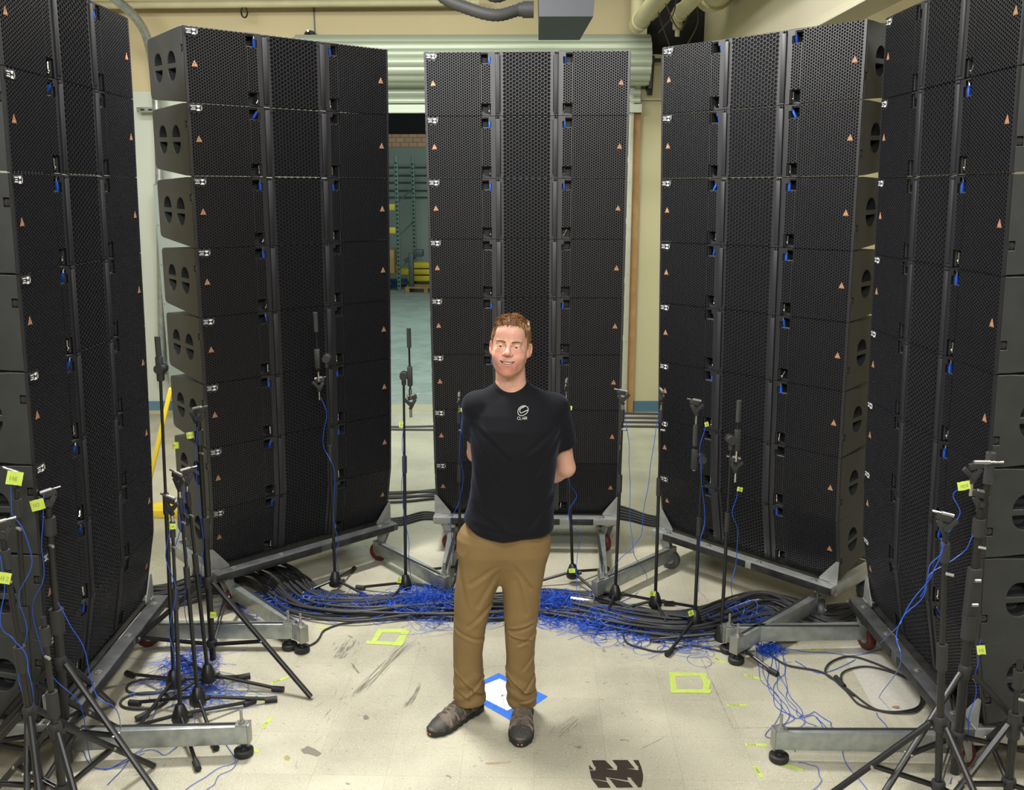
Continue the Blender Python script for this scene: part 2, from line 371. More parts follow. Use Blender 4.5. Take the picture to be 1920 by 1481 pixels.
o = tag(empty('electrical_cabinet', (p.x, 9.6, q.z)), 'tall narrow grey electrical cabinet on the back wall beside the left tower', 'cabinet')
MB().box((-.04, -.12, 0), (.5, .18, p.z-q.z), bev=.006).build('housing', mat('cabinet_grey', (.30, .36, .34), .5), o)
mb = MB()
for k in range(6): mb.cyl((-.02, -.125, .2+k*.4), (-.02, -.118, .2+k*.4), .008, n=8)
mb.build('screws', M['zinc'], o)
o = tag(empty('pipe_hanger', at(459, 18, 9.6)), 'small dark ring hanger below the tan pipe near the top edge', 'hanger')
MB().tube([(.03*math.cos(a), 0, -.02+.05*math.sin(a)) for a in [i*math.pi/6 for i in range(12)]], .008, 6, closed=True).build('ring', M['dark'], o)
MB().cyl((0, 0, .03), (0, 0, .12), .015, n=8).build('stem', M['pipe'], o)
o = tag(empty('duct_box', (.36, 7.1, 3.50)), 'dark grey angular metal box hanging from the ceiling', 'box')
mb = MB(); mb.add([(-.17, -.4, .02), (.20, -.4, .02), (.17, .47, 0), (-.15, .47, 0), (-.2, -.4, 1.09), (.26, -.4, 1.09), (.24, .5, 1.09), (-.18, .5, 1.09)],
   [(0, 1, 2, 3), (4, 7, 6, 5), (0, 4, 5, 1), (1, 5, 6, 2), (2, 6, 7, 3), (3, 7, 4, 0)])
mb.build('housing', M['darkgray'], o)
for z in (.13, .38):
    MB().cyl((-.20, -.05, z), (-.28, -.05, z), .06, n=16).cyl((-.28, -.05, z), (-.31, -.05, z), .05, n=16).build('collar', M['hose'], o)
px_tube('flexible_duct', 'black ribbed flexible duct, lower of the two joining the grey ceiling box', 'duct',
        [at(790, -60, 7.0), at(830, -8, 7.0), at(875, 14, 7.0), at(930, 28, 7.0), (.06, 7.05, 3.63)], .042, M['hose'], True)
px_tube('flexible_duct', 'black ribbed flexible duct, upper of the two joining the grey ceiling box', 'duct',
        [at(850, -90, 7.0), at(900, -25, 7.0), at(940, -8, 7.0), (.06, 7.05, 3.88)], .040, M['hose'], True)
def ypipe(x, z, r, y0, y1, label, drop=None):
    mb = MB().cyl((x, y0, z), (x, y1, z), r, n=16)
    mb.cyl((x, y1-.25, z), (x, y1-.2, z), r*1.18, n=16)
    if drop: mb.cyl((x, y1, z), (x, y1, z+drop), r*.92, n=16); mb.sphere((x, y1, z), r*1.1)
    return tag(mb.build('ceiling_pipe', M['pipe']), label, 'pipe', 'cream pipes under the ceiling')
ypipe(1.20, 3.90, .075, 4.0, 9.3, 'thick cream pipe with an upright branch at the left of the ceiling pipes', .6)
ypipe(1.36, 4.00, .035, 4.0, 9.5, 'thin cream pipe between the two thick ceiling pipes')
ypipe(1.52, 3.92, .065, 4.0, 9.0, 'cream pipe ending in a small drain cap above the right tower', None)
ypipe(1.74, 4.02, .14, 4.0, 8.6, 'widest cream pipe with a flat end beside the soffit', None)
tag(MB().cyl((1.52, 8.95, 3.80), (1.52, 8.95, 3.92), .045, n=12).cyl((1.52, 8.95, 3.74), (1.52, 8.95, 3.80), .022, n=10).build('drain_cap', M['pipe']), 'small cream drain cap hanging from a ceiling pipe', 'cap')
for i, (a, b_, c_) in enumerate((((1228, -10), (1240, 40), (1258, 90)), ((1300, -10), (1310, 40), (1288, 88)), ((1270, -5), (1262, 30), (1236, 62)), ((1245, 0), (1275, 55), (1300, 10)))):
    px_tube('loose_wire', ['long thin wire hanging left of the cream drain cap', 'dark wire hanging past the right side of the ceiling pipes', 'short wire looped under the ceiling pipes',
            'thin wire sagging between the cream ceiling pipes'][i], 'wire', [at(*a, 8.4), at(*b_, 8.5), at(*c_, 8.7)], .006, M['hose'], n=6)
o = tag(empty('cable_coil', at(580, 70, 9.7)), 'black hose coil showing above the left tower beside the rolled door', 'coil')
for k in range(3):
    MB().tube([(.055*math.cos(a)+.012*k, .02*k, -.10+.16*math.sin(a)) for a in [i*math.pi/12 for i in range(24)]], .014, 8, closed=True).build('loop', M['cable'], o)
MB().cyl((.0, .10, .06), (.0, -.03, .06), .012, n=8).build('hook', M['zinc'], o)
# yellow frame behind the left tower
pA = fl(300, 962)
o = tag(empty('hand_truck', (pA.x, pA.y, 0)), 'yellow hand truck leaning on the floor behind the left stands', 'hand truck')
MB().bar((-.10, 0, .12), (.14, .05, .95), .05, .03).build('rail', M['yel'], o)
MB().box((-.15, -.1, 0), (.3, .1, .06), bev=.006).build('base', M['yel'], o)
# ---------------------------------------------------------------- loudspeaker cabinets
W, H, DEP = 1.213, .362, .45
HX = W/2
def hexplate(rects, pitch, hole, margin, thick=.004, skip=()):
    """sheet with hexagonal holes; rects: (x0,x1,z0,z1,perforated)"""
    bm = bmesh.new()
    s3 = math.sqrt(3); Ro = pitch/s3; Ri = hole/s3
    for (x0, x1, z0, z1, perf) in rects:
        b = bmesh.new()
        if not perf:
            vs = [b.verts.new((x, 0, z)) for x, z in ((x0, z0), (x1, z0), (x1, z1), (x0, z1))]; b.faces.new(vs)
        else:
            dx = 1.5*Ro; i0 = int(math.floor(x0/dx))-1; i1 = int(math.ceil(x1/dx))+1
            for i in range(i0, i1+1):
                off = pitch/2 if i % 2 else 0
                for j in range(int((z0-off)/pitch)-1, int((z1-off)/pitch)+3):
                    cx, cz = i*dx, j*pitch+off
                    o_ = [(cx+Ro*math.cos(k*math.pi/3), cz+Ro*math.sin(k*math.pi/3)) for k in range(6)]
                    solid = cx < x0+(margin[0] if x1-x0 > .1 else .004) or cx > x1-(margin[1] if x1-x0 > .1 else .004) or cz < z0-.2*pitch or cz > z1+.2*pitch
                    for (sx0, sx1, sz0, sz1) in skip:
                        if sx0 < cx < sx1 and sz0 < cz < sz1: solid = True
                    ov = [b.verts.new((x, 0, z)) for x, z in o_]
                    if solid: b.faces.new(ov); continue
                    n_ = [(cx+Ri*math.cos(k*math.pi/3), cz+Ri*math.sin(k*math.pi/3)) for k in range(6)]
                    iv = [b.verts.new((x, 0, z)) for x, z in n_]; bv = [b.verts.new((x, thick, z)) for x, z in n_]
                    for k in range(6):
                        k2 = (k+1) % 6
                        b.faces.new((ov[k], ov[k2], iv[k2], iv[k])); b.faces.new((iv[k], iv[k2], bv[k2], bv[k]))
            for co, no in (((x0, 0, 0), (-1, 0, 0)), ((x1, 0, 0), (1, 0, 0)), ((0, 0, z0), (0, 0, -1)), ((0, 0, z1), (0, 0, 1))):
                bmesh.ops.bisect_plane(b, geom=b.verts[:]+b.edges[:]+b.faces[:], plane_co=co, plane_no=no, clear_outer=True)
        me = D.meshes.new('t'); b.to_mesh(me); b.free(); bm.from_mesh(me); D.meshes.remove(me)
    return bm
def finish(bm, name, m, extra=None, mirror=False):
    me = D.meshes.new(name)
    if extra:
        t = extra.mesh('t', m, None); bm.from_mesh(t); D.meshes.remove(t)
    if mirror:
        for v in bm.verts: v.co.x = -v.co.x
        bmesh.ops.reverse_faces(bm, faces=bm.faces)
    bm.to_mesh(me); me.materials.append(m); return me
Z1 = H-.003
def side_plate(mirror):
    skip = [(-HX, -HX+.085, Z1-.048, Z1)] if not mirror else []
    bm = hexplate([(-HX+.003, -.270, 0, Z1, True), (-.270, -.212, .072, .292, True), (-.212, -.186, 0, Z1, False), (-.228, -.212, .330, Z1, False), (-.270, -.228, .352, Z1, False)],
                  .015, .0119, (.012, .0), skip=skip)
    ex = MB()
    for z, dz in ((Z1, -1), (0, 1)):       # folded flanges, upper and lower edge
        ex.add([(-HX+.003, 0, z), (-.186, 0, z), (-.186, .014, z+.004*(dz < 0)), (-HX+.003, .014, z+.004*(dz < 0))], [(0, 1, 2, 3)])
    for x in (-HX+.003, -.186): ex.add([(x, 0, 0), (x, 0, Z1), (x, .014, Z1), (x, .014, 0)], [(0, 1, 2, 3)])
    return finish(bm, 'side_grille', M['grille'], ex, mirror)
def center_plate():
    bm = hexplate([(-.152, .152, 0, Z1, True)], .0215, .0188, (.006, .006))
    ex = MB()
    for sx in (-1, 1):
        for z in (.0, Z1-.022): ex.box((sx*.152-.012, -.002, z), (sx*.152+.012, .001, z+.022))
        ex.box((sx*.152-.003, -.001, 0), (sx*.152+.003, .003, Z1))
    ex.add([(-.152, 0, Z1), (.152, 0, Z1), (.152, .014, Z1+.003), (-.152, .014, Z1+.003)], [(0, 1, 2, 3)])
    return finish(bm, 'center_grille', M['grille'], ex)
def body_mesh():
    prof = [(.010, .003), (.010, Z1-.001), (.06, Z1-.001), (DEP-.03, H-.028), (DEP-.008, H-.034), (DEP, H-.050), (DEP, .052), (DEP-.008, .036), (DEP-.03, .028), (.06, .003)]
    mb = MB(); mb.prism(prof, -HX, HX, 'x')
    me = mb.mesh('cabinet_body', M['body'], None); o = link('tmpbody', me)
    cut = MB()
    for sx in (-1, 1):
        for y in (.155, .325):
            for s in (-1, 1):
                pts = [(y + .050*math.cos(a), H/2 + s*.012 + s*.060*math.sin(a)) for a in [k*math.pi/10 for k in range(11)]]
                x0, x1 = sx*(HX-.07), sx*(HX+.02)
                cut.prism(pts, min(x0, x1), max(x0, x1), 'x')
        for z0, z1 in ((-.02, .068), (.296, .345)): cut.box((min(sx*.214, sx*.268), -.01, z0), (max(sx*.214, sx*.268), .075, z1))
    cut.box((-HX-.01, .0, .238), (-HX+.016, .035, .272)); cut.box((HX-.016, .0, .090), (HX+.01, .035, .124))
    cm = cut.mesh('tmpcut', M['body'], None); co = link('tmpcut', cm)
    bo = o.modifiers.new('b', 'BOOLEAN'); bo.operation = 'DIFFERENCE'; bo.object = co; bo.solver = 'EXACT'; bo.use_self = True
    bv = o.modifiers.new('v', 'BEVEL'); bv.width = .003; bv.segments = 1; bv.limit_method = 'ANGLE'; bv.angle_limit = R(50)
    dg = bpy.context.evaluated_depsgraph_get(); dg.update()
    out = D.meshes.new_from_object(o.evaluated_get(dg)); out.name = 'cabinet_body'
    D.objects.remove(o); D.objects.remove(co)
    return out
BODY, GL, GR, GC = body_mesh(), side_plate(False), side_plate(True), center_plate()
FRONT = MB().box((-HX+.006, .004, .004), (-.271, .0105, Z1-.004)).box((.271, .004, .004), (HX-.006, .0105, Z1-.004)).box((-.211, .004, .004), (.211, .0105, Z1-.004)).box((-.271, .004, .073), (-.211, .0105, .291)).box((.211, .004, .073), (.271, .0105, .291)).mesh('foam_backing', M['baffle'])
def strip_mesh(sx):
    mb = MB().box((sx*.171-.013, -.008, .012), (sx*.171+.013, .004, Z1-.014), bev=.002)
    mb.box((sx*.171-.010, -.007, Z1-.012), (sx*.171-.003, .004, Z1), bev=.001).box((sx*.171+.003, -.007, Z1-.012), (sx*.171+.010, .004, Z1), bev=.001)
    mb.box((sx*.171-.013, -.004, 0), (sx*.171+.013, .004, .010), bev=.001)
    return mb.mesh('hinge_strip', M['strip'])
STRIP = [strip_mesh(-1), strip_mesh(1)]
def tri_sticker(x):
    a = .016
    me = MB(); me.add([(x-a, -.0012, .170), (x+a, -.0012, .170), (x, -.0012, .202), (x-a, .0, .170), (x+a, .0, .170), (x, .0, .202)], [(0, 1, 2), (0, 3, 4, 1), (1, 4, 5, 2), (2, 5, 3, 0)])
    me.cur = 1; me.box((x-a*.8, -.0016, .1715), (x+a*.8, -.0012, .1745)); me.tube([(x+.001, -.0015, .181), (x-.003, -.0015, .187), (x+.002, -.0015, .188), (x, -.0015, .195)], .0009, 4)
    return me.mesh('warning_sticker', [M['orange'], M['orange_d']], None)
STICK = [tri_sticker(-HX+.053), tri_sticker(HX-.053)]
bx = -HX+.012; bz = Z1-.040
mb = MB().box((bx, -.003, bz), (bx+.070, .0, bz+.032), bev=.002); BPL = mb.mesh('badge', M['badge'])
mb = MB()
for k, (l_, t_) in enumerate(((.026, .004), (.016, .003), (.026, .004))):        # three short lines of tiny lettering
    z = bz+.023-k*.008; x = bx+.006+(.026-l_)/2
    while x < bx+.006+(.026+l_)/2-.001:
        mb.box((x, -.0036, z), (x+.0026, -.003, z+t_)); x += .0037
for s in (1, -1):                                                              # two facing horn shapes
    mb.prism([(bx+.034, bz+.016+s*.013), (bx+.056, bz+.016+s*.013), (bx+.049, bz+.016+s*.003), (bx+.041, bz+.016+s*.003)], -.0036, -.003, 'y')
for r in (.0075, .011):                                                        # sound arcs
    mb.tube([(bx+.053+r*math.cos(a), -.0036, bz+.016+1.15*r*math.sin(a)) for a in [R(-50+10*i) for i in range(11)]], .0006, 4)
BMK = mb.mesh('badge_print', M['white'], None)
LEV = MB().box((-.006, 0, -.044), (.006, .012, .0), bev=.003).mesh('lever', M['blue'])
HEAD = MB().cyl((0, .006, -.002), (0, .006, .012), .005, n=8).sphere((0, .004, .016), .0055, 8, 6).mesh('lever_pivot', M['chrome'])
PIN = MB().cyl((0, .005, 0), (0, .005, .044), .0042, n=8).sphere((0, .003, .010), .006, 8, 6).mesh('pin', M['chrome'])
CAM = MB().prism([(-.027, 0), (.027, 0), (.027, .026), (.016, .024), (.006, .012), (-.027, .006)], .004, .02, 'y').mesh('rigging_arm', M['frame'])
CAM2 = MB().prism([(-.027, 0), (.027, 0), (.027, .026), (.016, .024), (.006, .012), (-.027, .006)], .004, .02, 'y'); CAM2.v = [(-x, y, z) for x, y, z in CAM2.v]; CAM2 = CAM2.mesh('rigging_arm', M['frame'])
WASH = MB().cyl((-.004, 0, 0), (.002, 0, 0), .012, n=14).cyl((-.007, 0, 0), (.0, 0, 0), .005, n=8).mesh('side_bolt', M['frame'])
STK = {'C': (.09, 5.68, -.0365, 3.154), 'L': (-1.161, 5.192, .7325, 3.153), 'R': (1.266, 5.060, -.8165, 3.146), 'S': (1.737, 3.940, -1.572, 3.136), 'F': (-1.772, 3.970, 1.597, 3.146)}
TILT = [.0251, .0393, .0353, .0325, .0383, .0400, .055, .19]
TN = {'C': 'center tower behind the person', 'L': 'tower left of the door gap', 'R': 'tower right of the person', 'S': 'far right tower', 'F': 'far left tower'}
ON = ['topmost', 'second from top', 'third from top', 'fourth from top', 'fourth from bottom', 'third from bottom', 'second from bottom', 'bottom']
LOOK = {'C': 'black loudspeaker cabinet facing straight ahead', 'L': 'black loudspeaker cabinet with side handles',
        'R': 'black loudspeaker cabinet with olive side', 'S': 'slanted black loudspeaker cabinet', 'F': 'slanted black loudspeaker cabinet'}
BOT = {}
rnd = random.Random(3)
for s, (cx, cy, yaw, zt) in STK.items():
    n = Vector((math.sin(yaw), -math.cos(yaw), 0)); o_, z = 0, zt
    for k in range(8):
        t = TILT[k]; o_ -= H*math.sin(t); z -= H*math.cos(t)
        root = empty('speaker_cabinet', Vector((cx, cy, z)) + n*o_); root.rotation_euler = (t, 0, yaw)
        tag(root, '%s, %s in %s' % (LOOK[s], ON[k], TN[s]), 'loudspeaker', 'loudspeaker cabinets of the ' + TN[s])
        link('cabinet', BODY, root); link('side_grille', GL, root); link('side_grille', GR, root); link('center_grille', GC, root); link('foam_backing', FRONT, root)
        for m_ in STRIP: link('hinge_strip', m_, root)
        for m_ in STICK: link('warning_sticker', m_, root)
        bd = link('badge', BPL, root); link('badge_print', BMK, bd)
        for sx in (-1, 1):
            x = sx*.226 + (.004 if sx < 0 else 0)
            if rnd.random() < .86:
                a = rnd.choice([0, 0, .05, -.1, .35, -.5]) if s != 'C' else rnd.choice([0, 0, .05])
                l_ = link('lever', LEV, root); l_.location = (x, .008, .335); l_.rotation_euler = (rnd.choice([0, 0, .3]), a*sx, 0); link('lever_pivot', HEAD, l_)
            p_ = link('pin', PIN, root); p_.location = (x, .012, .016); p_.rotation_euler = (0, rnd.uniform(-.1, .1) + (rnd.random() < .15)*.5, 0)
            c_ = link('rigging_arm', CAM if sx > 0 else CAM2, root); c_.location = (sx*.241, .02, .001)
            if sx > 0: c_.scale = (-1, 1, 1); c_.data = CAM2 if False else CAM
        for x, z_ in ((-HX+.010, .255), (HX-.010, .107)):
            b_ = link('side_bolt', WASH, root); b_.location = (x, .024, z_)
            if x > 0: b_.rotation_euler = (0, 0, math.pi)
    BOT[s] = (cx + n.x*o_, cy + n.y*o_, yaw, z)
# ---------------------------------------------------------------- rolling dollies under the towers
def caster(root, x, y, z, ang_, wheelm):
    o = empty('caster', (x, y, 0), (0, 0, ang_)); o.parent = root
    c = MB().box((-.045, -.045, z-.006), (.045, .045, z), bev=.003).cyl((0, 0, z-.02), (0, 0, z-.006), .03, n=16)
    for s in (-1, 1):
        c.prism([(-.03, z-.02), (.03, z-.02), (.055, .058), (.045, .040), (.030, .042)], s*.024-.0025, s*.024+.0025, 'y')
    c.cyl((.038, -.032, .0625), (.038, .032, .0625), .008, n=10); f = c.build('fork', M['alu'], o)
    MB().lathe([(.002, -.016), (.044, -.019), (.057, -.018), (.0625, -.010), (.0625, .010), (.057, .018), (.044, .019), (.002, .016)], Matrix.Translation((.038, 0, .0625)) @ Matrix.Rotation(math.pi/2, 4, 'X'), 28).build('wheel', wheelm, o)
    MB().cyl((.038, -.021, .0625), (.038, .021, .0625), .026, n=18).build('hub', M['alu'], o)
DL = {'C': 'steel dolly with white and black front bar under the center tower', 'L': 'steel dolly with black bar and long strut under the tower left of the door gap',
      'R': 'steel dolly on grey casters under the tower right of the person', 'S': 'steel dolly with galvanised struts under the far right tower', 'F': 'steel dolly with galvanised struts under the far left tower'}
for s, (bx_, by_, yaw, bz_) in BOT.items():
    d = empty('rolling_dolly', (bx_, by_, 0), (0, 0, yaw)); tag(d, DL[s], 'dolly')
    zt_ = bz_-.012; yb = -.075
    mb = MB().box((-.615, yb-.036, zt_-.042), (.615, yb+.036, zt_), bev=.003); mb.build('front_bar', M['alu'] if s in 'CR' else M['worn'], d)
    mb = MB()
    spans = {'C': [(-.50, -.30), (-.1, .22), (.30, .44)], 'R': [(-.52, .08), (.12, .62)], 'L': [(-.62, .05), (.12, .58)], 'S': [(-.6, -.05), (.02, .56)], 'F': [(-.62, .1), (.15, .6)]}[s]
    for a_, b_ in spans: MB().box((a_, yb-.040, zt_-.042), (b_, yb-.035, zt_-.001), bev=.001).build('black_panel', M['blackbar'], d)
    for x in (-.5, -.2, .15, .5): MB().lathe([(.016, 0), (.016, .004), (.009, .004), (.009, .010)], Matrix.Translation((x, yb, zt_)), 12).build('bolt', M['zinc'], d)
    for sx in (-1, 1):
        MB().box((min(sx*.565, sx*.613), yb+.037, zt_-.075), (max(sx*.565, sx*.613), .55, zt_-.0), bev=.004).build('side_rail', M['alu'], d)
        MB().prism([(sx*.612, bz_-.014), (sx*.612, bz_+.115), (sx*.595, bz_+.115), (sx*.505, bz_+.0), (sx*.505, bz_-.014)], -.034, -.028, 'y').build('gusset_plate', M['alu'], d)
        g = MB().bar((sx*.50, yb+.06, .105), (sx*.47, -.80, .105), .045, .085)
        g.build('outrigger', M['galv'], d)
        gr = MB().bar((sx*.472, -.10, .1472), (sx*.47, -.77, .1472), .018, .0016); gr.build('slot_channel', M['dark'], d)
        e = MB().box((sx*.47-.024, -.809, .060), (sx*.47+.024, -.800, .152), bev=.002).cyl((sx*.47, -.775, .12), (sx*.47, -.775, .215), .0065, n=8).cyl((sx*.47, -.775, .150), (sx*.47, -.775, .164), .014, n=6).box((sx*.47-.022, -.80, .147), (sx*.47+.022, -.75, .152))
        e.build('end_bolt', M['zinc'], d)
        MB().lathe([(.036, .0), (.041, .006), (.041, .026), (.034, .032), (.016, .030), (.012, .040)], Matrix.Translation((sx*.47, -.775, 0)), 20).cyl((sx*.47, -.775, .03), (sx*.47, -.775, .07), .010, n=10).build('leveling_foot', M['rub'], d)
        wm = M['red'] if s in ('F', 'S', 'L') else M['darkgray'] if s == 'R' else M['red']
        caster(d, sx*.54, yb+.02, zt_-.042, sx*.9+1.2, wm); caster(d, sx*.50, .48, zt_-.055, sx*.4-1.3, wm)
    MB().box((-.615, .55, zt_-.06), (.615, .62, zt_), bev=.003).build('rear_bar', M['alu'], d)
    MB().box((-.60, -.02, zt_-.02), (.60, .42, zt_-.008)).build('deck', M['blackbar'], d)
# ---------------------------------------------------------------- microphone stands, microphones and their cables
def noisy(pts, amp, seed, k=6, zamp=None):
    r = random.Random(seed); P = smooth(pts, k)
    ph = [r.uniform(0, 6.28) for _ in range(9)]; out = []
    for i, p in enumerate(P):
        t = i/max(1, len(P)-1); e = min(1, 6*t, 6*(1-t)); q = 22*t*len(pts)/6
        out.append(p + Vector((amp*e*(math.sin(q*.5+ph[0])+.6*math.sin(q*1.1+ph[1])), amp*e*(math.sin(q*.45+ph[2])+.6*math.sin(q*1.2+ph[3])), 0)))
    return out
STANDS = {}
def leg_bell(root, a, L, hubz):
    c, s = math.cos(a), math.sin(a)
    l = MB().cyl((.03*c, .03*s, hubz), (L*c, L*s, .014), .0085, n=10).build('leg', M['stand'], root)
    f = MB().cyl(((L-.045)*c, (L-.045)*s, .0155), ((L+.012)*c, (L+.012)*s, .0145), .0145, n=12).build('rubber_foot', M['rub'], l)
def mic_clip(root, p, yaw, sgn=1):
    """clamp clip on a short silver adapter; p is the top of the adapter in stand coordinates"""
    o = empty('mic_clip', p, (0, 0, yaw)); o.parent = root; o.scale = (.78, .78, .85)
    MB().cyl((0, 0, -.07), (0, 0, -.015), .0095, n=12).build('adapter', M['chrome'], o)
    MB().bar((-.005, 0, -.015), (.035*sgn, 0, .055), .024, .016, (0, 1, 0)).bar((.0, 0, .015), (-.045*sgn, 0, .055), .022, .014, (0, 1, 0)).cyl((0, -.014, .02), (0, .014, .02), .014, n=10).bar((-.02*sgn, 0, .060), (.045*sgn, 0, .075), .03, .018, (0, 1, 0)).build('jaws', M['standm'], o)
    return o
def stand(px, py, tpx, tpy, label, kind='bell', legs=(0, 120, 240), L=.30, zb=.08, boom=None, head='clip', hyaw=0, tape=None, r=.0095, name='microphone_stand', mic=True):
    b = fl(px, py, zb); Y = b.y; ztop = at(tpx, tpy, Y).z
    lean = (at(tpx, tpy, Y).x - b.x)
    root = empty(name, (b.x, Y, 0)); tag(root, label, 'microphone stand')
    z0 = zb; top = Vector((max(-.12, min(.12, lean)), 0, ztop)); ax = lambda z: Vector((top.x*(z-z0)/max(.1, ztop-z0), 0, z))
    if kind == 'bell':
        for a in legs: leg_bell(root, R(a), L, .075)
        MB().lathe([(.020, .035), (.036, .045), (.040, .060), (.034, .085), (.020, .125), (.012, .132)], None, 18).build('base_hub', M['stand'], root)
        MB().cyl((.03, 0, .07), (.055, .0, .075), .012, n=10).build('base_knob', M['rub'], root)
        zs = .12; rl = r
    else:                                   # lighting-stand tripod with braces
        zc, zl = kind
        MB().lathe([(.020, zc-.03), (.024, zc-.02), (.024, zc+.02), (.019, zc+.03)], Matrix.Translation((ax(zc).x, 0, 0)), 14).build('collar', M['standm'], root)
        MB().lathe([(.022, zl-.02), (.026, zl-.012), (.026, zl+.012), (.022, zl+.02)], Matrix.Translation((ax(zl).x, 0, 0)), 14).build('collar', M['standm'], root)
        for a in legs:
            c, s = math.cos(R(a)), math.sin(R(a)); q = ax(zc); pc = Vector((q.x+.03*c, .03*s, zc)); pf = Vector((q.x+L*c, L*s, .012))
            l = MB().cyl(pc, pf, .0125, n=10).build('leg', M['stand'], root)
            mid = pc.lerp(pf, .52); ql = ax(zl)
            for dd in (-.007, .007):
                off = Vector((-s*dd, c*dd, 0)); MB().bar(Vector((ql.x+.025*c, .025*s, zl))+off, mid+off, .005, .014).build('brace', M['stand'], l)
            MB().cyl(mid+Vector((s*.018, -c*.018, 0)), mid-Vector((s*.018, -c*.018, 0)), .006, n=8).build('rivet', M['zinc'], l)
        zs = .05; rl = r*1.35
    zm = zs + (ztop-zs)*.58
    MB().cyl(ax(zs), ax(zm), rl, n=12).build('lower_pole', M['stand'], root)
    MB().cyl(ax(zm-.06), ax(zm+.04), rl*1.45, n=12).build('grip_sleeve', M['standm'], root)
    MB().cyl(ax(zm+.04), ax(ztop), rl*.72, n=12).build('upper_pole', M['stand'], root)
    hp = top.copy(); info = dict(root=root)
    if boom:
        ox, up, dn = boom                   # offset in x, length up, length down
        MB().cyl(top+Vector((0, -.02, 0)), top+Vector((0, .02, 0)), .022, n=16).bar(top+Vector((ox, 0, -.055)), top+Vector((ox, 0, .055)), .028, .028, (0, 1, 0)).cyl(top+Vector((0, 0, -.05)), top, .013, n=12).build('clutch', M['standm'], root)
        MB().cyl(top+Vector((0, .02, 0)), top+Vector((0, .035, 0)), .026, n=14).build('clutch_knob', M['rub'], root)
        bm_ = MB().cyl(top+Vector((ox, 0, -dn)), top+Vector((ox, 0, up)), .0058, n=10).build('boom_arm', M['stand'], root)
        if up > .1: MB().cyl(top+Vector((ox, 0, up-.105)), top+Vector((ox, 0, up+.004)), .0125, n=14).build('counterweight', M['foam'], bm_)
        MB().cyl(top+Vector((ox, 0, -dn-.01)), top+Vector((ox, 0, -dn+.045)), .009, n=10).build('thread_end', M['chrome'], bm_)
        hp = top + Vector((ox, 0, -dn-.06 if dn > .08 else up+.07))
    else:
        MB().cyl(ax(ztop-.11), ax(ztop-.04), rl*1.25, n=12).build('joint', M['standm'], root)
        MB().cyl(ax(ztop-.15)+Vector((0, -.012, 0)), ax(ztop-.15)+Vector((.022, -.028, 0)), .006, n=8).build('wing_knob', M['zinc'], root)
    if head == 'clip':
        mic_clip(root, hp+Vector((0, 0, .0)), R(hyaw))
        c, s = math.cos(R(hyaw)), math.sin(R(hyaw))
        if mic:
            m_ = empty('measurement_microphone', root.location + hp + Vector((0, 0, .068)), (0, R(-12), R(hyaw)))
            tag(m_, None, 'microphone')
            m_['label'] = 'silver microphone on the ' + label.replace('black ', '', 1)
            MB().cyl((-.022, 0, 0), (.02, 0, 0), .0075, n=12).build('mic_body', M['zinc'], m_)
            MB().cyl((.02, 0, 0), (.052, 0, .0), .0038, n=10).build('mic_capsule', M['chrome'], m_)
        info['mic'] = root.location + hp + Vector((-.05*c, -.05*s, .07))
    if tape: info['tape'] = tape
    STANDS[label] = info
    return info
MICL = []
def blob_tape(loc, seed, label, rot=None, sz=(.036, .028), parent=None):
    """folded fluorescent tape flag with a marker scribble"""
    r = random.Random(seed); o = empty('tape_flag', loc, rot or (R(78), r.uniform(-.3, .3), r.uniform(-.3, .3)))
    w_, h_ = sz; mb = MB(); vs = []; N_ = 5
    for i in range(N_+1):
        for j in (0, 1): vs.append((-w_/2 + w_*i/N_, -h_/2 + h_*j + r.uniform(-.001, .001), .002*math.sin(i*1.3)))
    mb.add(vs, [(2*i, 2*i+2, 2*i+3, 2*i+1) for i in range(N_)]); vb = [(x, y, z-.0012) for x, y, z in vs]; mb.add(vb, [(2*i, 2*i+1, 2*i+3, 2*i+2) for i in range(N_)])
    t = mb.build('tape', M['yellow'], o, None)
    k = MB(); scribble(k, SCR[seed % len(SCR)], (-w_*.26, -h_*.18), h_*.34, .0035, .0005); k.build('writing', M['ink'], o, None)
    tag(o, label, 'tape label'); return o
GL_ = {'C': [[(1, .8), (.7, 1), (.3, 1), (0, .7), (0, .3), (.3, 0), (.7, 0), (1, .2)]], 'L': [[(0, 1), (0, 0), (.8, 0)]], 'A': [[(0, 0), (.5, 1), (1, 0)], [(.2, .38), (.8, .38)]],
       'I': [[(.2, 0), (.2, 1)]], 'R': [[(0, 0), (0, 1), (.6, 1), (.8, .8), (.8, .6), (.6, .45), (0, .45)], [(.45, .45), (.9, 0)]], 'M': [[(0, 0), (0, 1), (.45, .3), (.9, 1), (.9, 0)]],
       'X': [[(0, 0), (.8, 1)], [(0, 1), (.8, 0)]], 'Z': [[(0, 1), (.8, 1), (0, 0), (.8, 0)]], 'N': [[(0, 0), (0, 1), (.8, 0), (.8, 1)]], '1': [[(.2, .8), (.4, 1), (.4, 0)]],
       '7': [[(0, 1), (.8, 1), (.3, 0)]], '2': [[(0, .8), (.3, 1), (.7, .9), (.7, .6), (0, 0), (.8, 0)]], '0': [[(.3, 0), (0, .3), (0, .7), (.3, 1), (.6, 1), (.8, .7), (.8, .3), (.6, 0), (.3, 0)]],
       '3': [[(0, 1), (.8, 1), (.4, .6), (.8, .3), (.5, 0), (0, .1)]], '6': [[(.8, 1), (.1, .6), (0, .2), (.4, 0), (.8, .2), (.6, .5), (.1, .4)]], '9': [[(.7, 0), (.8, .7), (.4, 1), (0, .7), (.4, .5), (.8, .7)]], 'K': [[(0, 0), (0, 1)], [(.8, 1), (0, .4), (.8, 0)]], ' ': []}
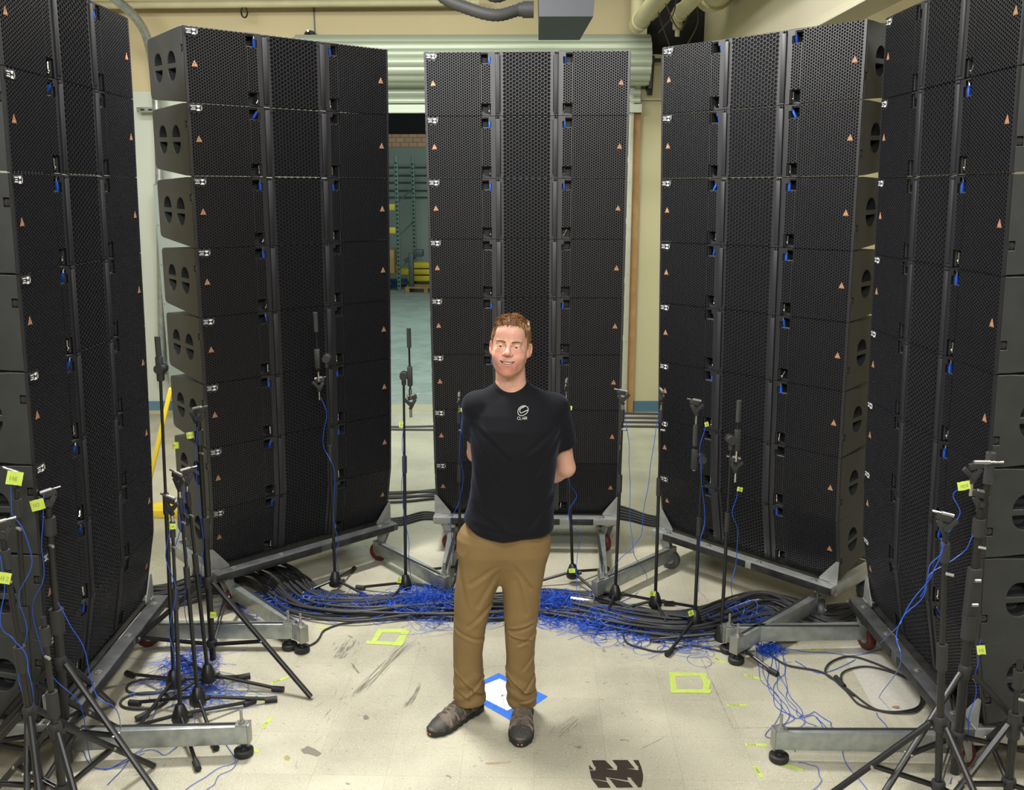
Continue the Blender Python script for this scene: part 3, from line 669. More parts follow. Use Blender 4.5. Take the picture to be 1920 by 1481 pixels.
SCR = ['M6', 'M2', 'M12', 'M20', 'M1', 'M9', 'M3', 'M7']
def scribble(mb, txt, org, h, z, r, sp=1.25):
    x = org[0]
    for ch in txt:
        for st in GL_[ch]: mb.tube([(x+u*h*.7, org[1]+v*h, z) for u, v in st], r, 4)
        x += h*.7*(sp if ch != 'I' else .6)
    return x
def cable(pts, label, r=.0017, m='bcable', amp=.012, seed=1, k=7, name='microphone_cable', group=None, n=6, cat='cable'):
    return tag(MB().tube(noisy(pts, amp, seed, k), r, n).build(name, M[m]), label, cat, group)

SD = [  # px,py hub; px,py head; label; options
 dict(a=(628, 1086, 612, 672), l='black stand with raised boom before the tower left of the door gap', legs=(-150, -30, 80), boom=(-.05, .26, .12), L=.32),
 dict(a=(760, 1092, 757, 705), l='black stand with raised boom standing in the door gap', legs=(-115, 5, 165), boom=(.035, .27, .12), L=.31),
 dict(a=(862, 1062, 861, 760), l='black stand half hidden behind the person on the left', legs=(-100, 20, 160), L=.28, hyaw=90),
 dict(a=(1073, 1072, 1062, 735), l='black stand just right of the person before the center tower', legs=(-55, 40, 190), L=.30, hyaw=80),
 dict(a=(1153, 1112, 1168, 755), l='black stand at the right edge of the center tower', legs=(-110, 0, 150), L=.33, hyaw=180),
 dict(a=(1228, 1126, 1240, 755), l='black stand in the gap between center and right towers', legs=(-80, 5, 185), L=.31, hyaw=100),
 dict(a=(1302, 1160, 1316, 862), l='black stand with lowered boom before the right tower', legs=(-125, 140, 15), boom=(-.04, .18, .05), L=.33, hyaw=180),
 dict(a=(1352, 1188, 1371, 826), l='black stand with boom raised high before the right tower', legs=(-55, 170, 60), boom=(.03, .20, .10), L=.36, hyaw=180),
 dict(a=(398, 1225, 372, 790), l='tall black tripod stand with braced legs beside the left tower', kind=(.47, .14), legs=(-28, 200, 95), L=.62, r=.012, hyaw=0),
 dict(a=(325, 1272, 300, 690), l='tallest black stand in the left cluster with short boom', legs=(150, 25, -100), boom=(-.0, .14, .04), L=.34, head='none'),
 dict(a=(389, 1262, 350, 905), l='black stand at the right of the left cluster below a tape flag', legs=(-5, 130, 230), L=.36, hyaw=20),
 dict(a=(370, 1305, 336, 915), l='black stand in the middle of the left cluster with round base', legs=(15, -60, 170), L=.34, hyaw=150),
 dict(a=(337, 1338, 322, 960), l='black stand nearest the camera in the left cluster', legs=(190, 40, -60), L=.34, hyaw=160),
 dict(a=(122, 1366, 90, 950), l='thick black tripod stand with silver collars at the far left', kind=(.50, .20), legs=(-25, 215, 95), L=.50, zb=.20, r=.014, hyaw=30),
 dict(a=(60, 1395, 30, 915), l='slim black stand with a long tape flag at the far left', kind=(.45, .18), legs=(-70, 180, 60), L=.42, zb=.20, r=.010, hyaw=160),
 dict(a=(118, 1500, 80, 1155), l='short black stand with bare pole end at lower left corner', kind=(.40, .15), legs=(-50, 160, 60), L=.40, zb=.10, head='none', r=.011),
 dict(a=(78, 1490, 5, 1010), l='black stand cut by the left edge of the view', kind=(.45, .15), legs=(-60, 200, 80), L=.45, zb=.10, r=.011, hyaw=20),
 dict(a=(1795, 1388, 1838, 955), l='thick black tripod stand with clamped pole at the far right', kind=(.50, .22), legs=(212, -35, 70), L=.58, zb=.20, r=.014, hyaw=180),
 dict(a=(1757, 1500, 1772, 1000), l='slim black tripod stand left of the thick stand at far right', kind=(.42, .16), legs=(-70, 165, 50), L=.40, zb=.10, r=.010, hyaw=170),
 dict(a=(1888, 1490, 1912, 1240), l='short black stand cut by the right edge of the view', kind=(.40, .15), legs=(-60, 200, 80), L=.40, zb=.10, head='none', r=.012),
]
for q in SD:
    kw = {k: v for k, v in q.items() if k not in 'al'}
    q['info'] = stand(*q['a'], q['l'], **kw)
# tall secondary pole with foam end clamped to the thick right stand
rr = SD[17]['info']['root']; tp = at(1858, 850, rr.location.y) - rr.location; bt = at(1812, 1200, rr.location.y) - rr.location
MB().cyl(bt, tp, .011, n=12).build('clamped_pole', M['stand'], rr); MB().cyl(tp-Vector((0, 0, .12)), tp, .0175, n=14).build('foam_grip', M['foam'], rr)
MB().bar(tp-Vector((.01, 0, .46)), tp-Vector((.01, 0, .68)), .045, .04, (0, 1, 0)).build('clutch', M['standm'], rr)
for dz in (.50, .60): MB().cyl(tp-Vector((.022, .03, dz)), tp-Vector((.0, .03, dz)), .007, n=10).build('wing_knob', M['zinc'], rr)
p = at(1822, 902, rr.location.y-.02) ; mc = mic_clip(rr, p - rr.location, 0)
m_ = tag(empty('measurement_microphone', p + Vector((.03, 0, .07))), 'small silver microphone in the clip above the thick right stand', 'microphone')
MB().cyl((-.03, 0, 0), (.03, 0, 0), .0085, n=12).build('mic_body', M['zinc'], m_); MB().cyl((.03, 0, 0), (.08, 0, 0), .0042, n=10).build('mic_capsule', M['chrome'], m_)
# cables that drop from the stands to the floor (pixel columns turned into points just in front of the stand's pole)
def drop(st, pts, end, label, seed, amp=.006, r=.0018):
    root = SD[st]['info']['root']; Y = root.location.y - .035; P = [at(x, y, Y) for x, y in pts]
    P += [fl(x, y, .004) for x, y in end]
    cable(P, label, r, 'bcable', amp, seed)
drop(0, [(602, 745), (612, 780), (606, 830), (618, 860), (628, 900), (626, 960), (632, 1010), (630, 1040)], [(640, 1090), (665, 1130)], 'thin blue cable hanging from the stand before the tower left of the door gap', 1)
drop(1, [(757, 790), (753, 830), (757, 880), (755, 950), (762, 1000), (768, 1040)], [(775, 1100), (800, 1140)], 'thin blue cable hanging from the stand in the door gap', 2)
drop(2, [(866, 770), (862, 830), (868, 880), (862, 930), (852, 960), (846, 1000)], [(850, 1080), (840, 1120)], 'thin blue cable hanging from the stand behind the person', 3)
drop(3, [(1060, 750), (1062, 830), (1068, 900), (1078, 930), (1066, 960), (1072, 985), (1086, 1005), (1080, 1060)], [(1082, 1110), (1060, 1130)], 'thin blue cable hanging right of the person', 4)
drop(4, [(1172, 775), (1180, 840), (1178, 900), (1184, 990), (1190, 1040)], [(1210, 1085), (1190, 1115), (1135, 1140)], 'thin blue cable hanging from the stand at the edge of the center tower', 5)
drop(5, [(1235, 775), (1222, 850), (1212, 920), (1206, 990), (1190, 1020), (1160, 1050)], [(1135, 1110), (1130, 1145)], 'thin blue cable slanting from the stand in the gap right of the center', 6)
drop(6, [(1322, 800), (1314, 840), (1316, 900), (1318, 980), (1312, 1030)], [(1310, 1110), (1290, 1150)], 'thin blue cable hanging from the stand with lowered boom', 7)
drop(7, [(1384, 918), (1375, 960), (1384, 1000), (1376, 1060), (1372, 1100)], [(1372, 1130), (1350, 1150)], 'thin blue cable hanging from the stand with high boom', 8)
drop(8, [(370, 800), (368, 860), (372, 950), (380, 1040), (376, 1100)], [(380, 1180), (400, 1210)], 'thin blue cable hanging from the tall braced tripod stand', 9)
drop(10, [(345, 915), (348, 960), (340, 1010), (352, 1060), (346, 1120)], [(350, 1190), (340, 1230)], 'thin blue cable hanging between stands of the left cluster', 10)
drop(11, [(332, 930), (338, 990), (324, 1050), (332, 1110), (328, 1180)], [(340, 1260), (350, 1280)], 'thin blue cable curling down the middle stand of the left cluster', 11)
drop(12, [(322, 980), (312, 1040), (325, 1100), (318, 1180), (330, 1240)], [(320, 1300), (300, 1290)], 'thin blue cable down the nearest stand of the left cluster', 12)
drop(14, [(20, 900), (22, 950), (40, 990), (58, 1050), (38, 1110), (50, 1180), (30, 1260), (50, 1330)], [(70, 1420), (40, 1470)], 'blue cable under the long tape flag at the far left', 13)
drop(13, [(82, 925), (78, 1000), (82, 1080), (60, 1150), (95, 1260), (150, 1320)], [(170, 1430), (200, 1440), (270, 1410)], 'blue cable crossing behind the thick left tripod stand', 14)
drop(13, [(108, 1128), (135, 1180), (165, 1240), (180, 1300), (215, 1330)], [(228, 1390), (226, 1410)], 'blue cable swinging right of the thick left tripod stand', 15)
drop(16, [(0, 1040), (10, 1100), (4, 1180), (25, 1200), (55, 1240), (60, 1300)], [(60, 1440), (50, 1475)], 'blue cable along the left edge of the view', 16)
drop(17, [(1812, 905), (1792, 930), (1794, 970), (1778, 1000)], [], 'short blue cable from the clip to the slim right stand', 17)
drop(18, [(1765, 1010), (1762, 1040), (1740, 1070), (1735, 1110), (1700, 1150), (1680, 1178)], [(1640, 1215), (1600, 1240), (1540, 1262), (1490, 1240)], 'blue cable sweeping left from the slim right stand', 18)
drop(18, [(1770, 1020), (1755, 1060), (1730, 1100), (1700, 1150), (1680, 1190), (1682, 1250)], [(1650, 1310), (1645, 1340), (1658, 1370), (1610, 1378)], 'blue cable looping to the floor beyond the right strut', 19)
drop(17, [(1838, 1200), (1828, 1250), (1830, 1300), (1815, 1360)], [(1800, 1420), (1780, 1470)], 'blue cable hanging beside the thick right stand', 20)
drop(17, [(1824, 1005), (1790, 1050), (1745, 1080), (1725, 1120)], [], 'blue cable slanting from the thick right stand', 21)
# fluorescent tape flags on cables and stands
def flag(px, py, st, label, seed, sz=(.036, .028), dy=-.05):
    p = at(px, py, SD[st]['info']['root'].location.y + dy); blob_tape(p, seed, label, None, sz)
flag(27, 895, 14, 'long yellow green tape flag on the blue cable at the far left', 0, (.055, .05)); flag(70, 945, 13, 'yellow green tape flag beside the thick left stand', 1, (.05, .042))
flag(5, 1082, 16, 'yellow green tape flag at the left edge of the view', 2, (.05, .04)); flag(356, 815, 8, 'yellow green tape flag below the clip of the tall braced stand', 3, (.034, .03))
flag(329, 834, 10, 'yellow green tape flag left of the tall braced stand', 4, (.034, .03)); flag(324, 986, 12, 'small yellow green tape flag on the pole of the left cluster', 5, (.026, .024))
flag(752, 796, 1, 'yellow green tape flag on the cable in the door gap', 6, (.02, .03)); flag(866, 768, 2, 'yellow green tape flag left of the person sleeve', 7, (.016, .022))
flag(1069, 765, 3, 'yellow green tape flag right of the person shoulder', 0, (.022, .024)); flag(1325, 796, 6, 'yellow green tape flag on the stand with lowered boom', 1, (.02, .024))
flag(1387, 918, 7, 'yellow green tape flag beside the clip of the high boom stand', 2, (.03, .022)); flag(1807, 912, 17, 'yellow green tape flag beside the clip of the thick right stand', 3, (.046, .032))
flag(1839, 1220, 17, 'yellow green tape flag low on the thick right stand', 4, (.03, .035)); flag(399, 1152, 8, 'yellow green tape wrapped on the collar of the braced left stand', 5, (.03, .03), -.045)
flag(748, 1087, 1, 'yellow green tape on the base hub in the door gap', 6, (.025, .035), -.06); flag(1072, 1070, 3, 'yellow green tape on the base hub right of the person', 7, (.04, .026), -.06)
flag(1222, 1113, 5, 'yellow green tape on the base hub in the gap right of the center', 0, (.04, .028), -.06); flag(1295, 1150, 6, 'yellow green tape on the base hub before the right tower', 1, (.03, .03), -.06)

# ---------------------------------------------------------------- cables lying on the floor
r = random.Random(11)
path = [(255, 1118), (330, 1112), (415, 1092), (470, 1086), (520, 1098), (575, 1125), (660, 1136), (760, 1130), (850, 1128), (930, 1130), (1020, 1128), (1110, 1140), (1200, 1160), (1290, 1168), (1370, 1150), (1430, 1138), (1490, 1158), (1550, 1172), (1610, 1160), (1665, 1142)]
base = [fl(x_, y_ + (12 if 4 < i_ < 16 else 4)) for i_, (x_, y_) in enumerate(path)]
hump = [0, 0, .05, .10, .07, .02, .015, .01, .01, .01, .01, .01, .01, .015, .04, .07, .05, .02, .02, .02]
T_ = []
for i in range(len(base)):
    d_ = (base[min(i+1, len(base)-1)] - base[max(i-1, 0)]).normalized(); T_.append(Vector((-d_.y, d_.x, 0)))
NC = 24
for c in range(NC):
    off0 = (c % 8)/7 - .5; lay = c//8; P = []; ph = r.uniform(0, 6.28); ph2 = r.uniform(0, 6.28)
    for i in range(len(base)):
        wdt = .25 if 0 < i < 18 else .18
        o2 = off0*wdt + .03*math.sin(i*.9+ph) + .02*math.sin(i*1.7+ph2); zz = .008 + lay*.015 + hump[i]*(1-abs(off0))*1.0 + .004*math.sin(i*2+ph)
        P.append(base[i] + T_[i]*o2 + Vector((0, 0, max(.008, zz))))
    tag(MB().tube(smooth(P, 6), .0075 if c % 3 else .0095, 8).build('black_cable', M['cable']), 'thick black cable in the long bundle curving across the floor behind the person', 'cable', 'black cables of the long floor bundle')
tag(MB().tube([fl(1070, 1123, .05), fl(1092, 1126, .055), fl(1112, 1128, .052)], .017, 10).build('cable_clamp', M['chrome']), 'shiny silver sleeve around the black cables right of the person', 'sleeve')
def fcable(pts, label, rr_=.006, m='cable', amp=.01, seed=1, z=.008, group=None):
    return cable([fl(x, y, z) for x, y in pts], label, rr_, m, amp, seed, 8, 'black_cable' if m == 'cable' else 'blue_cable', group, 8)
fcable([(1400, 1195), (1430, 1215), (1470, 1245), (1540, 1262), (1580, 1290), (1610, 1320), (1660, 1335), (1710, 1332), (1728, 1310), (1715, 1285), (1670, 1258), (1600, 1232), (1560, 1240), (1546, 1262), (1575, 1282)], 'long black cable coiled in a loop over the pale tiles at right', .0050, seed=4, amp=.003)
fcable([(1585, 1290), (1640, 1330), (1700, 1338), (1732, 1318), (1722, 1290), (1680, 1265), (1620, 1250), (1580, 1262), (1578, 1285), (1600, 1305)], 'second black cable loop inside the coil at right', .0045, seed=5, amp=.003)
tag(MB().cyl(fl(1566, 1270, .012), fl(1582, 1288, .012), .012, n=12).build('cable_connector', M['rub']), 'black connector joining the looped cable at right', 'connector')
fcable([(1165, 1160), (1170, 1200), (1200, 1215), (1240, 1222), (1300, 1210), (1385, 1225), (1420, 1190), (1380, 1180)], 'single black cable arching in front of the bundle right of the person', .005, seed=6, amp=.006)
fcable([(540, 1215), (590, 1205), (610, 1180), (660, 1165), (760, 1160), (850, 1162)], 'single black cable trailing left of the person in front of the bundle', .005, seed=7, amp=.006)
for i, (y0, h_) in enumerate(((1318, 0), (1290, 1))):
    c_ = fl(270 + 10*h_, 1290 - 5*h_ + (0 if h_ else 22), .007)
    tag(MB().tube([c_ + Vector((.11*math.cos(a), .075*math.sin(a), .002*math.sin(3*a))) for a in [k*math.pi/14 for k in range(28)]], .006, 8, closed=True).build('cable_loop', M['cable']), ['nearer black cable loop among the left stand bases', 'further black cable loop among the left stand bases'][i], 'cable')
for i, (ys, lab) in enumerate((((797, 800, 797), 'black cable on the far floor close to the doorway'), ((803, 805, 806), 'brown cable beside the black ones near the doorway'))):
    fcable([(600, ys[0]), (745, ys[1]), (900, ys[2]), (1010, ys[1])], lab, .012, seed=20+i, amp=.0)
for i in range(5):
    fcable([(600, 925+i*4), (740, 925+i*4 - 6*(i % 2)), (830, 918+i*4), (900, 925+i*4)], 'thick black cable lying behind the left and center towers', .012, seed=30+i, amp=0, group='black cables behind the towers left of center')
for i in range(4):
    fcable([(620, 975+i*3), (740, 972+i*4), (800, 960+i*4), (870, 975+i*3)], 'thick black cable curving round the left foot of the center tower', .010, seed=40+i, amp=0, group='black cables beside the center dolly')
for i in range(5):
    fcable([(1130, 940+i*7), (1180, 955+i*5), (1230, 970+i*4), (1330, 975+i*3)], 'thick black cable lying between the center and right towers', .012, seed=50+i, amp=0, group='black cables between center and right towers')
for i in range(4):
    fcable([(1100, 775+i*8), (1180, 776+i*8), (1240, 777+i*8), (1400, 782+i*8)], 'dark cable on the far floor below the blue baseboard', .014, seed=60+i, amp=0, group='dark cables below the baseboard')
# tangles of thin blue cable
def tangle(cx_, cy_, wx, wy, n_, seed, label, r_=.0012, zmax=.04, loopr=(.03, .11), m='bcable', name='blue_cable_tangle', long=.3):
    rg = random.Random(seed); mb = MB(); mb2 = None
    for i in range(n_):
        u, v = rg.gauss(0, .42), rg.gauss(0, .40); c_ = fl(cx_+max(-1, min(1, u))*wx, cy_+max(-1, min(1, v))*wy, 0)
        z0 = rg.uniform(.003, zmax)*max(.15, 1-abs(v)) + (.045*max(0, 1-abs(v-(-.35))) if 'dense' in label or 'bundle' in label else 0); P = []
        if rg.random() < long:
            a = rg.uniform(-.5, .5); L_ = rg.uniform(.15, .45); ph = rg.uniform(0, 6)
            for k in range(20):
                t = k/19-.5; P.append(c_ + Vector((t*L_*math.cos(a) + .015*math.sin(9*t+ph), t*L_*math.sin(a)*.6 + .03*math.sin(7*t+ph), z0*(1-2*abs(t))+.002)))
        else:
            ra, rb = rg.uniform(*loopr), rg.uniform(*loopr)*.7; a0 = rg.uniform(0, 6.28); tw = rg.uniform(0, 3.14); sw = rg.uniform(5, 11); dr = rg.uniform(-.3, .3)
            for k in range(24):
                a = a0 + sw*k/23; q = 1+dr*k/23; x_, y_ = ra*q*math.cos(a), rb*q*math.sin(a)
                P.append(c_ + Vector((x_*math.cos(tw)-y_*math.sin(tw), x_*math.sin(tw)+y_*math.cos(tw), z0*(.6+.4*math.sin(a*2+a0)) + .002)))
        mb.tube(P, r_, 3, False)
    return tag(mb.build(name, M[m], None, None), label, 'cable tangle', None, 'stuff')
tangle(560, 1140, 100, 24, 83, 1, 'loose strands of blue cable lying over the black bundle at left')
tangle(480, 1135, 60, 25, 41, 21, 'blue cable strands beside the ends of the left struts')
tangle(690, 1145, 90, 22, 91, 2, 'blue cable strands along the bundle before the door gap')
tangle(800, 1140, 65, 32, 191, 3, 'dense tangle of thin blue cable left of the person', zmax=.09)
tangle(820, 1185, 40, 20, 10, 4, 'a few faded blue cable loops lying in front of the dense tangle', m='bcable2')
tangle(935, 1150, 45, 25, 49, 5, 'blue cable strands seen between the legs of the person')
tangle(1040, 1145, 50, 24, 191, 6, 'dense tangle of thin blue cable right of the person', zmax=.08)
tangle(1120, 1172, 80, 26, 99, 7, 'blue cable loops spreading right of the dense tangle')
tangle(1230, 1190, 90, 28, 74, 8, 'blue cable loops before the stand bases at right')
tangle(1330, 1175, 75, 30, 91, 9, 'blue cable strands around the right stand bases', zmax=.07)
tangle(1400, 1165, 40, 16, 58, 10, 'blue cable strands draped at the tip of the right strut', zmax=.15)
tangle(1442, 1222, 26, 8, 60, 11, 'small tight knot of blue cable below the right strut', loopr=(.015, .045), long=0, zmax=.05)
tangle(345, 1262, 55, 60, 83, 12, 'blue cable tangled around the bases of the left stand cluster', zmax=.07)
tangle(400, 1300, 60, 35, 36, 13, 'blue cable loops in front of the left stand cluster', m='bcable2')
tangle(1290, 1215, 60, 25, 16, 14, 'faded blue cable loops on the floor right of the person', m='bcable2')
for i, (lab, pts) in enumerate((('blue cable running from the upper right strut to the lower one', [(1440, 1185), (1450, 1230), (1462, 1290), (1480, 1320), (1500, 1350), (1495, 1375)]),
    ('blue cable wandering left of the lower right strut', [(1425, 1190), (1432, 1240), (1450, 1300), (1475, 1330), (1470, 1380), (1490, 1410)]),
    ('faded blue cable beside the two running to the lower strut', [(1455, 1200), (1440, 1260), (1455, 1310), (1490, 1345), (1530, 1345), (1545, 1370)]),
    ('blue cable strand nearest the floor crack at right', [(1415, 1200), (1422, 1250), (1440, 1290), (1462, 1320), (1455, 1350), (1462, 1385), (1480, 1400)]),
    ('looped blue cable strand left of the lower strut bolt', [(1470, 1215), (1466, 1260), (1448, 1290), (1460, 1325), (1485, 1352), (1450, 1360), (1440, 1380), (1465, 1400)]),
    ('blue cable arching over the end of the lower right strut', [(1448, 1225), (1470, 1280), (1490, 1320), (1500, 1345), (1530, 1338), (1548, 1352), (1560, 1365)]),
    ('faded blue cable curving right before the lower strut', [(1462, 1222), (1478, 1262), (1470, 1300), (1488, 1330), (1512, 1352), (1530, 1362)]),
    ('blue cable crossing the right floor in a shallow wave', [(1440, 1215), (1500, 1220), (1570, 1225), (1610, 1232), (1690, 1200)]),
    ('blue cable running off the bottom edge at right', [(1530, 1345), (1560, 1380), (1590, 1430), (1640, 1500)]),
    ('blue cable curling below the lower right strut foot', [(1495, 1430), (1530, 1440), (1540, 1460), (1500, 1500)]),
    ('blue cable wandering over the floor at lower left', [(420, 1390), (440, 1430), (380, 1455), (330, 1490)]),
    ('blue cable crossing under the lower left strut', [(150, 1400), (195, 1440), (260, 1410), (320, 1410), (370, 1350), (345, 1300)]),
    ('blue cable from the left strut foot to the bottom edge', [(455, 1400), (430, 1440), (400, 1470), (360, 1500)]),
    ('blue cable trailing across the lower left floor behind the tripod', [(200, 1470), (250, 1420), (275, 1380), (290, 1330), (310, 1290)]))):
    fcable(pts, lab, .0015, 'bcable' if i % 3 else 'bcable2', .012, 70+i, .004)
# ---------------------------------------------------------------- tape and marks on the floor
def flat(name, polys, m, label, cat, z=.0015, zt=.0012):
    mb = MB()
    for poly in polys:
        z += .00025; P = [fl(x, y) for x, y in poly]; n_ = len(P)
        vs = [(p.x, p.y, z) for p in P] + [(p.x, p.y, z-zt) for p in P]
        mb.add(vs, [tuple(range(n_))] + [(i, (i+1) % n_, n_+(i+1) % n_, n_+i) for i in range(n_)])
    return tag(mb.build(name, m, None, None), label, cat)
TY = mat('floor_tape', (.46, .56, .12), .6, 0, (30, .2, (.38, .48, .09)))
flat('tape_square', [[(706, 1179), (762, 1179), (760, 1186), (712, 1186)], [(754, 1183), (768, 1183), (752, 1211), (736, 1210)], [(687, 1201), (751, 1204), (748, 1210), (686, 1207)], [(708, 1180), (719, 1181), (704, 1204), (694, 1203)]], TY, 'crooked square of yellow green tape on the floor left of the person', 'tape')
flat('tape_square', [[(1253, 1261), (1323, 1263), (1325, 1268), (1254, 1269)], [(1254, 1262), (1264, 1266), (1269, 1297), (1257, 1300)], [(1257, 1294), (1300, 1293), (1334, 1294), (1330, 1301), (1298, 1300), (1258, 1300)], [(1309, 1264), (1322, 1266), (1324, 1273), (1332, 1280), (1328, 1294), (1316, 1296), (1318, 1282)]], TY, 'square of yellow green tape on the floor right of the person', 'tape')
p0 = [(934, 1262), (1026, 1306), (958, 1352), (862, 1296)]
flat('blue_tape_border', [p0], M['btape'], 'blue tape border around the white sheet between the feet', 'tape')
ps = [(936, 1273), (1004, 1308), (950, 1333), (878, 1296)]
flat('paper_sheet', [ps], M['paper'], 'white sheet with radiating angle lines taped between the feet', 'paper', .0028)
c0 = fl(941, 1305); mb = MB()
pp = D.objects['paper_sheet']
for a in range(0, 360, 30):
    mb.tube([(c0.x, c0.y, .0032), (c0.x+.085*math.cos(R(a+8)), c0.y+.105*math.sin(R(a+8)), .0032)], .0006, 4)
    k_ = [str(x) for x in ('12', '6', '7', '3', '0', '9')][a//30 % 6]; scribble(mb, k_, (c0.x+.095*math.cos(R(a+8))-.005, c0.y+.115*math.sin(R(a+8))-.004), .009, .0032, .0004)
mb.build('angle_lines', M['ink'], pp, None)
for i, (x0, y0, x1, y1, txt) in enumerate(((1400, 1397, 1433, 1398, 'MAX'), (1415, 1440, 1426, 1456, '2MIN'), (1398, 1267, 1426, 1274, 'MZ0'), (1366, 1323, 1396, 1323, 'M20Z'), (1340, 1235, 1356, 1243, 'MIN'), (1466, 1434, 1500, 1444, ''),
      (511, 1279, 538, 1269, 'MAX'), (548, 1213, 575, 1215, 'M10'), (478, 1304, 492, 1313, 'MN'), (492, 1362, 506, 1347, '120'), (467, 1400, 481, 1408, 'MX'), (1522, 1219, 1536, 1219, 'M1'), (596, 1176, 618, 1176, ''))):
    a, b_ = fl(x0, y0), fl(x1, y1); d_ = b_-a; L_ = d_.length+.02; M4 = Matrix.Translation((a+b_)/2) @ Matrix.Rotation(math.atan2(d_.y, d_.x), 4, 'Z')
    o = empty('tape_strip'); o.matrix_world = M4
    LB = ['MAX strip left of the lower right strut', 'slanted strip lowest at right', 'strip below the right stand foot', 'strip right of the taped square, beside the floor crack', 'small strip above the right taped square',
          'blank strip under the lower right strut foot', 'strip right of the left stand feet', 'strip beside the left strut feet', 'curled strip by the rubber foot of the left cluster', 'tilted strip above the lower left strut end',
          'strip by the lower left strut foot', 'tiny strip below the upper right strut', 'faint blank strip left of the taped square']
    tag(o, 'yellow green marked tape ' + LB[i], 'tape')
    MB().box((-L_/2, -.0095, 0), (L_/2, .0095, .0012)).build('tape', TY, o)
    if txt:
        k = MB(); scribble(k, txt, (-L_*.36, -.006), .012, .0014, .0009, 1.5); k.build('writing', M['ink'], o, None)
brown = mat('tread_decal', (.035, .024, .018), .55)
def zz(x, y): return (940 + x/5.333, 1380 + y/5.333)
flat('tread_mark', [[zz(*p) for p in q] for q in (
    [(897, 245), (1030, 245), (1118, 330), (1030, 330), (925, 305)], [(1103, 243), (1256, 243), (1330, 330), (1240, 325), (1150, 303)], [(1312, 245), (1365, 245), (1388, 303), (1350, 300)],
    [(870, 290), (915, 340), (875, 338)], [(878, 348), (935, 350), (938, 308), (1030, 334), (1150, 348), (1152, 308), (1245, 330), (1365, 348), (1362, 305), (1392, 308), (1412, 400), (1410, 436), (1280, 420), (1255, 412), (1258, 448), (1045, 415), (1035, 416), (1048, 452), (895, 430)],
    [(900, 438), (1050, 465), (1088, 520), (965, 520)], [(1068, 428), (1268, 468), (1310, 518), (1145, 520), (1085, 440)], [(1288, 428), (1410, 440), (1395, 515), (1365, 520)])], brown, 'dark brown tyre tread print on the floor near the bottom edge', 'floor mark', .0012, .001)
st_ = mat('floor_stain', (.17, .155, .12), .5); st2 = mat('crack_dirt', (.15, .12, .09), .7); pale = mat('pale_tile', (.50, .485, .43), .45, 0, (50, .1, (.46, .445, .39)))
flat('floor_stain', [[(563, 1405), (576, 1398), (590, 1404), (602, 1412), (594, 1418), (578, 1413), (568, 1412)]], st_, 'grey smudge on the floor at lower left center', 'stain', .0008, .0007)
flat('floor_stain', [[(531, 1419), (538, 1415), (544, 1420), (540, 1425), (533, 1424)]], mat('ochre_stain', (.30, .26, .08), .5), 'small ochre stain below the grey smudge', 'stain', .0008, .0007)
flat('pale_tiles', [[(1572, 1212), (1640, 1212), (1760, 1336), (1642, 1336)]], pale, 'pair of paler replacement floor tiles inside the cable loop', 'tile', .0006, .0005)
def streaks(label, name, m, a, b_, n_, wid, seed, thick=(.0008, .003), seg=.5, cat='scuff'):
    """thin dark slivers strung along the line from pixel a to pixel b"""
    g = random.Random(seed); A, B = fl(*a), fl(*b_); d_ = B-A; L_ = d_.length; u_ = d_/L_; v_ = Vector((-u_.y, u_.x, 0)); mb = MB(); zq = .0006
    for i in range(n_):
        t0 = g.uniform(0, 1-seg*.3); ln = g.uniform(.15, seg)*L_; o_ = g.gauss(0, wid*.45); th = g.uniform(*thick); p_ = A+u_*t0*L_+v_*o_; q_ = A+u_*min(L_*1.02, t0*L_+ln)+v_*(o_+g.gauss(0, wid*.12)); mq = p_.lerp(q_, g.uniform(.3, .7)); zq += .00001
        mb.add([(p_.x, p_.y, zq), (mq.x+v_.x*th, mq.y+v_.y*th, zq), (q_.x, q_.y, zq), (mq.x-v_.x*th*.6, mq.y-v_.y*th*.6, zq)], [(0, 1, 2, 3)])
    return tag(mb.build(name, m, None, None), label, cat)
CK = MB(); g = random.Random(2)
for a_, b_, n_ in (((1313, 1233), (1336, 1284), 14), ((1336, 1284), (1373, 1366), 22), ((1373, 1366), (1450, 1365), 20), ((1290, 1190), (1313, 1233), 5), ((1450, 1365), (1560, 1362), 8)):
    A, B = fl(*a_), fl(*b_)
    for i in range(n_):
        p_ = A.lerp(B, i/n_ + g.uniform(-.01, .01)); q_ = A.lerp(B, (i+g.uniform(.7, 1.3))/n_); w_ = g.uniform(.0008, .0028); n2_ = Vector((-(B-A).y, (B-A).x, 0)).normalized()*w_
        CK.add([tuple(p_+n2_*.4+Vector((0, 0, .0006+.00001*i))), tuple(p_.lerp(q_, .5)+n2_+Vector((0, 0, .0006+.00001*i))), tuple(q_+Vector((0, 0, .0006+.00001*i))), tuple(p_.lerp(q_, .5)-n2_+Vector((0, 0, .0006+.00001*i)))], [(0, 1, 2, 3)])
tag(CK.build('floor_crack', st2, None, None), 'dark angled crack in the floor tiles right of the person', 'crack')
RM = mat('rust_stain', (.36, .25, .13), .6)
streaks('long streaky scuff marks left of the person', 'floor_scuff', st_, (778, 1190), (668, 1300), 70, .045, 1, (.0006, .0018), .35)
streaks('dark smeared scuff below the left taped square', 'floor_scuff', st_, (664, 1196), (632, 1234), 40, .05, 2, (.001, .005), .4)
streaks('dense streaky scuff beside the left shoe', 'floor_scuff', st_, (790, 1278), (762, 1326), 34, .016, 3, (.0008, .0028), .5)
streaks('faint scuff marks right of the left taped square', 'floor_scuff', st_, (655, 1240), (672, 1262), 24, .006, 4)
streaks('scattered dark scratches on the lower left floor', 'floor_scuff', st_, (640, 1290), (560, 1440), 16, .12, 5, (.0006, .002), .1)
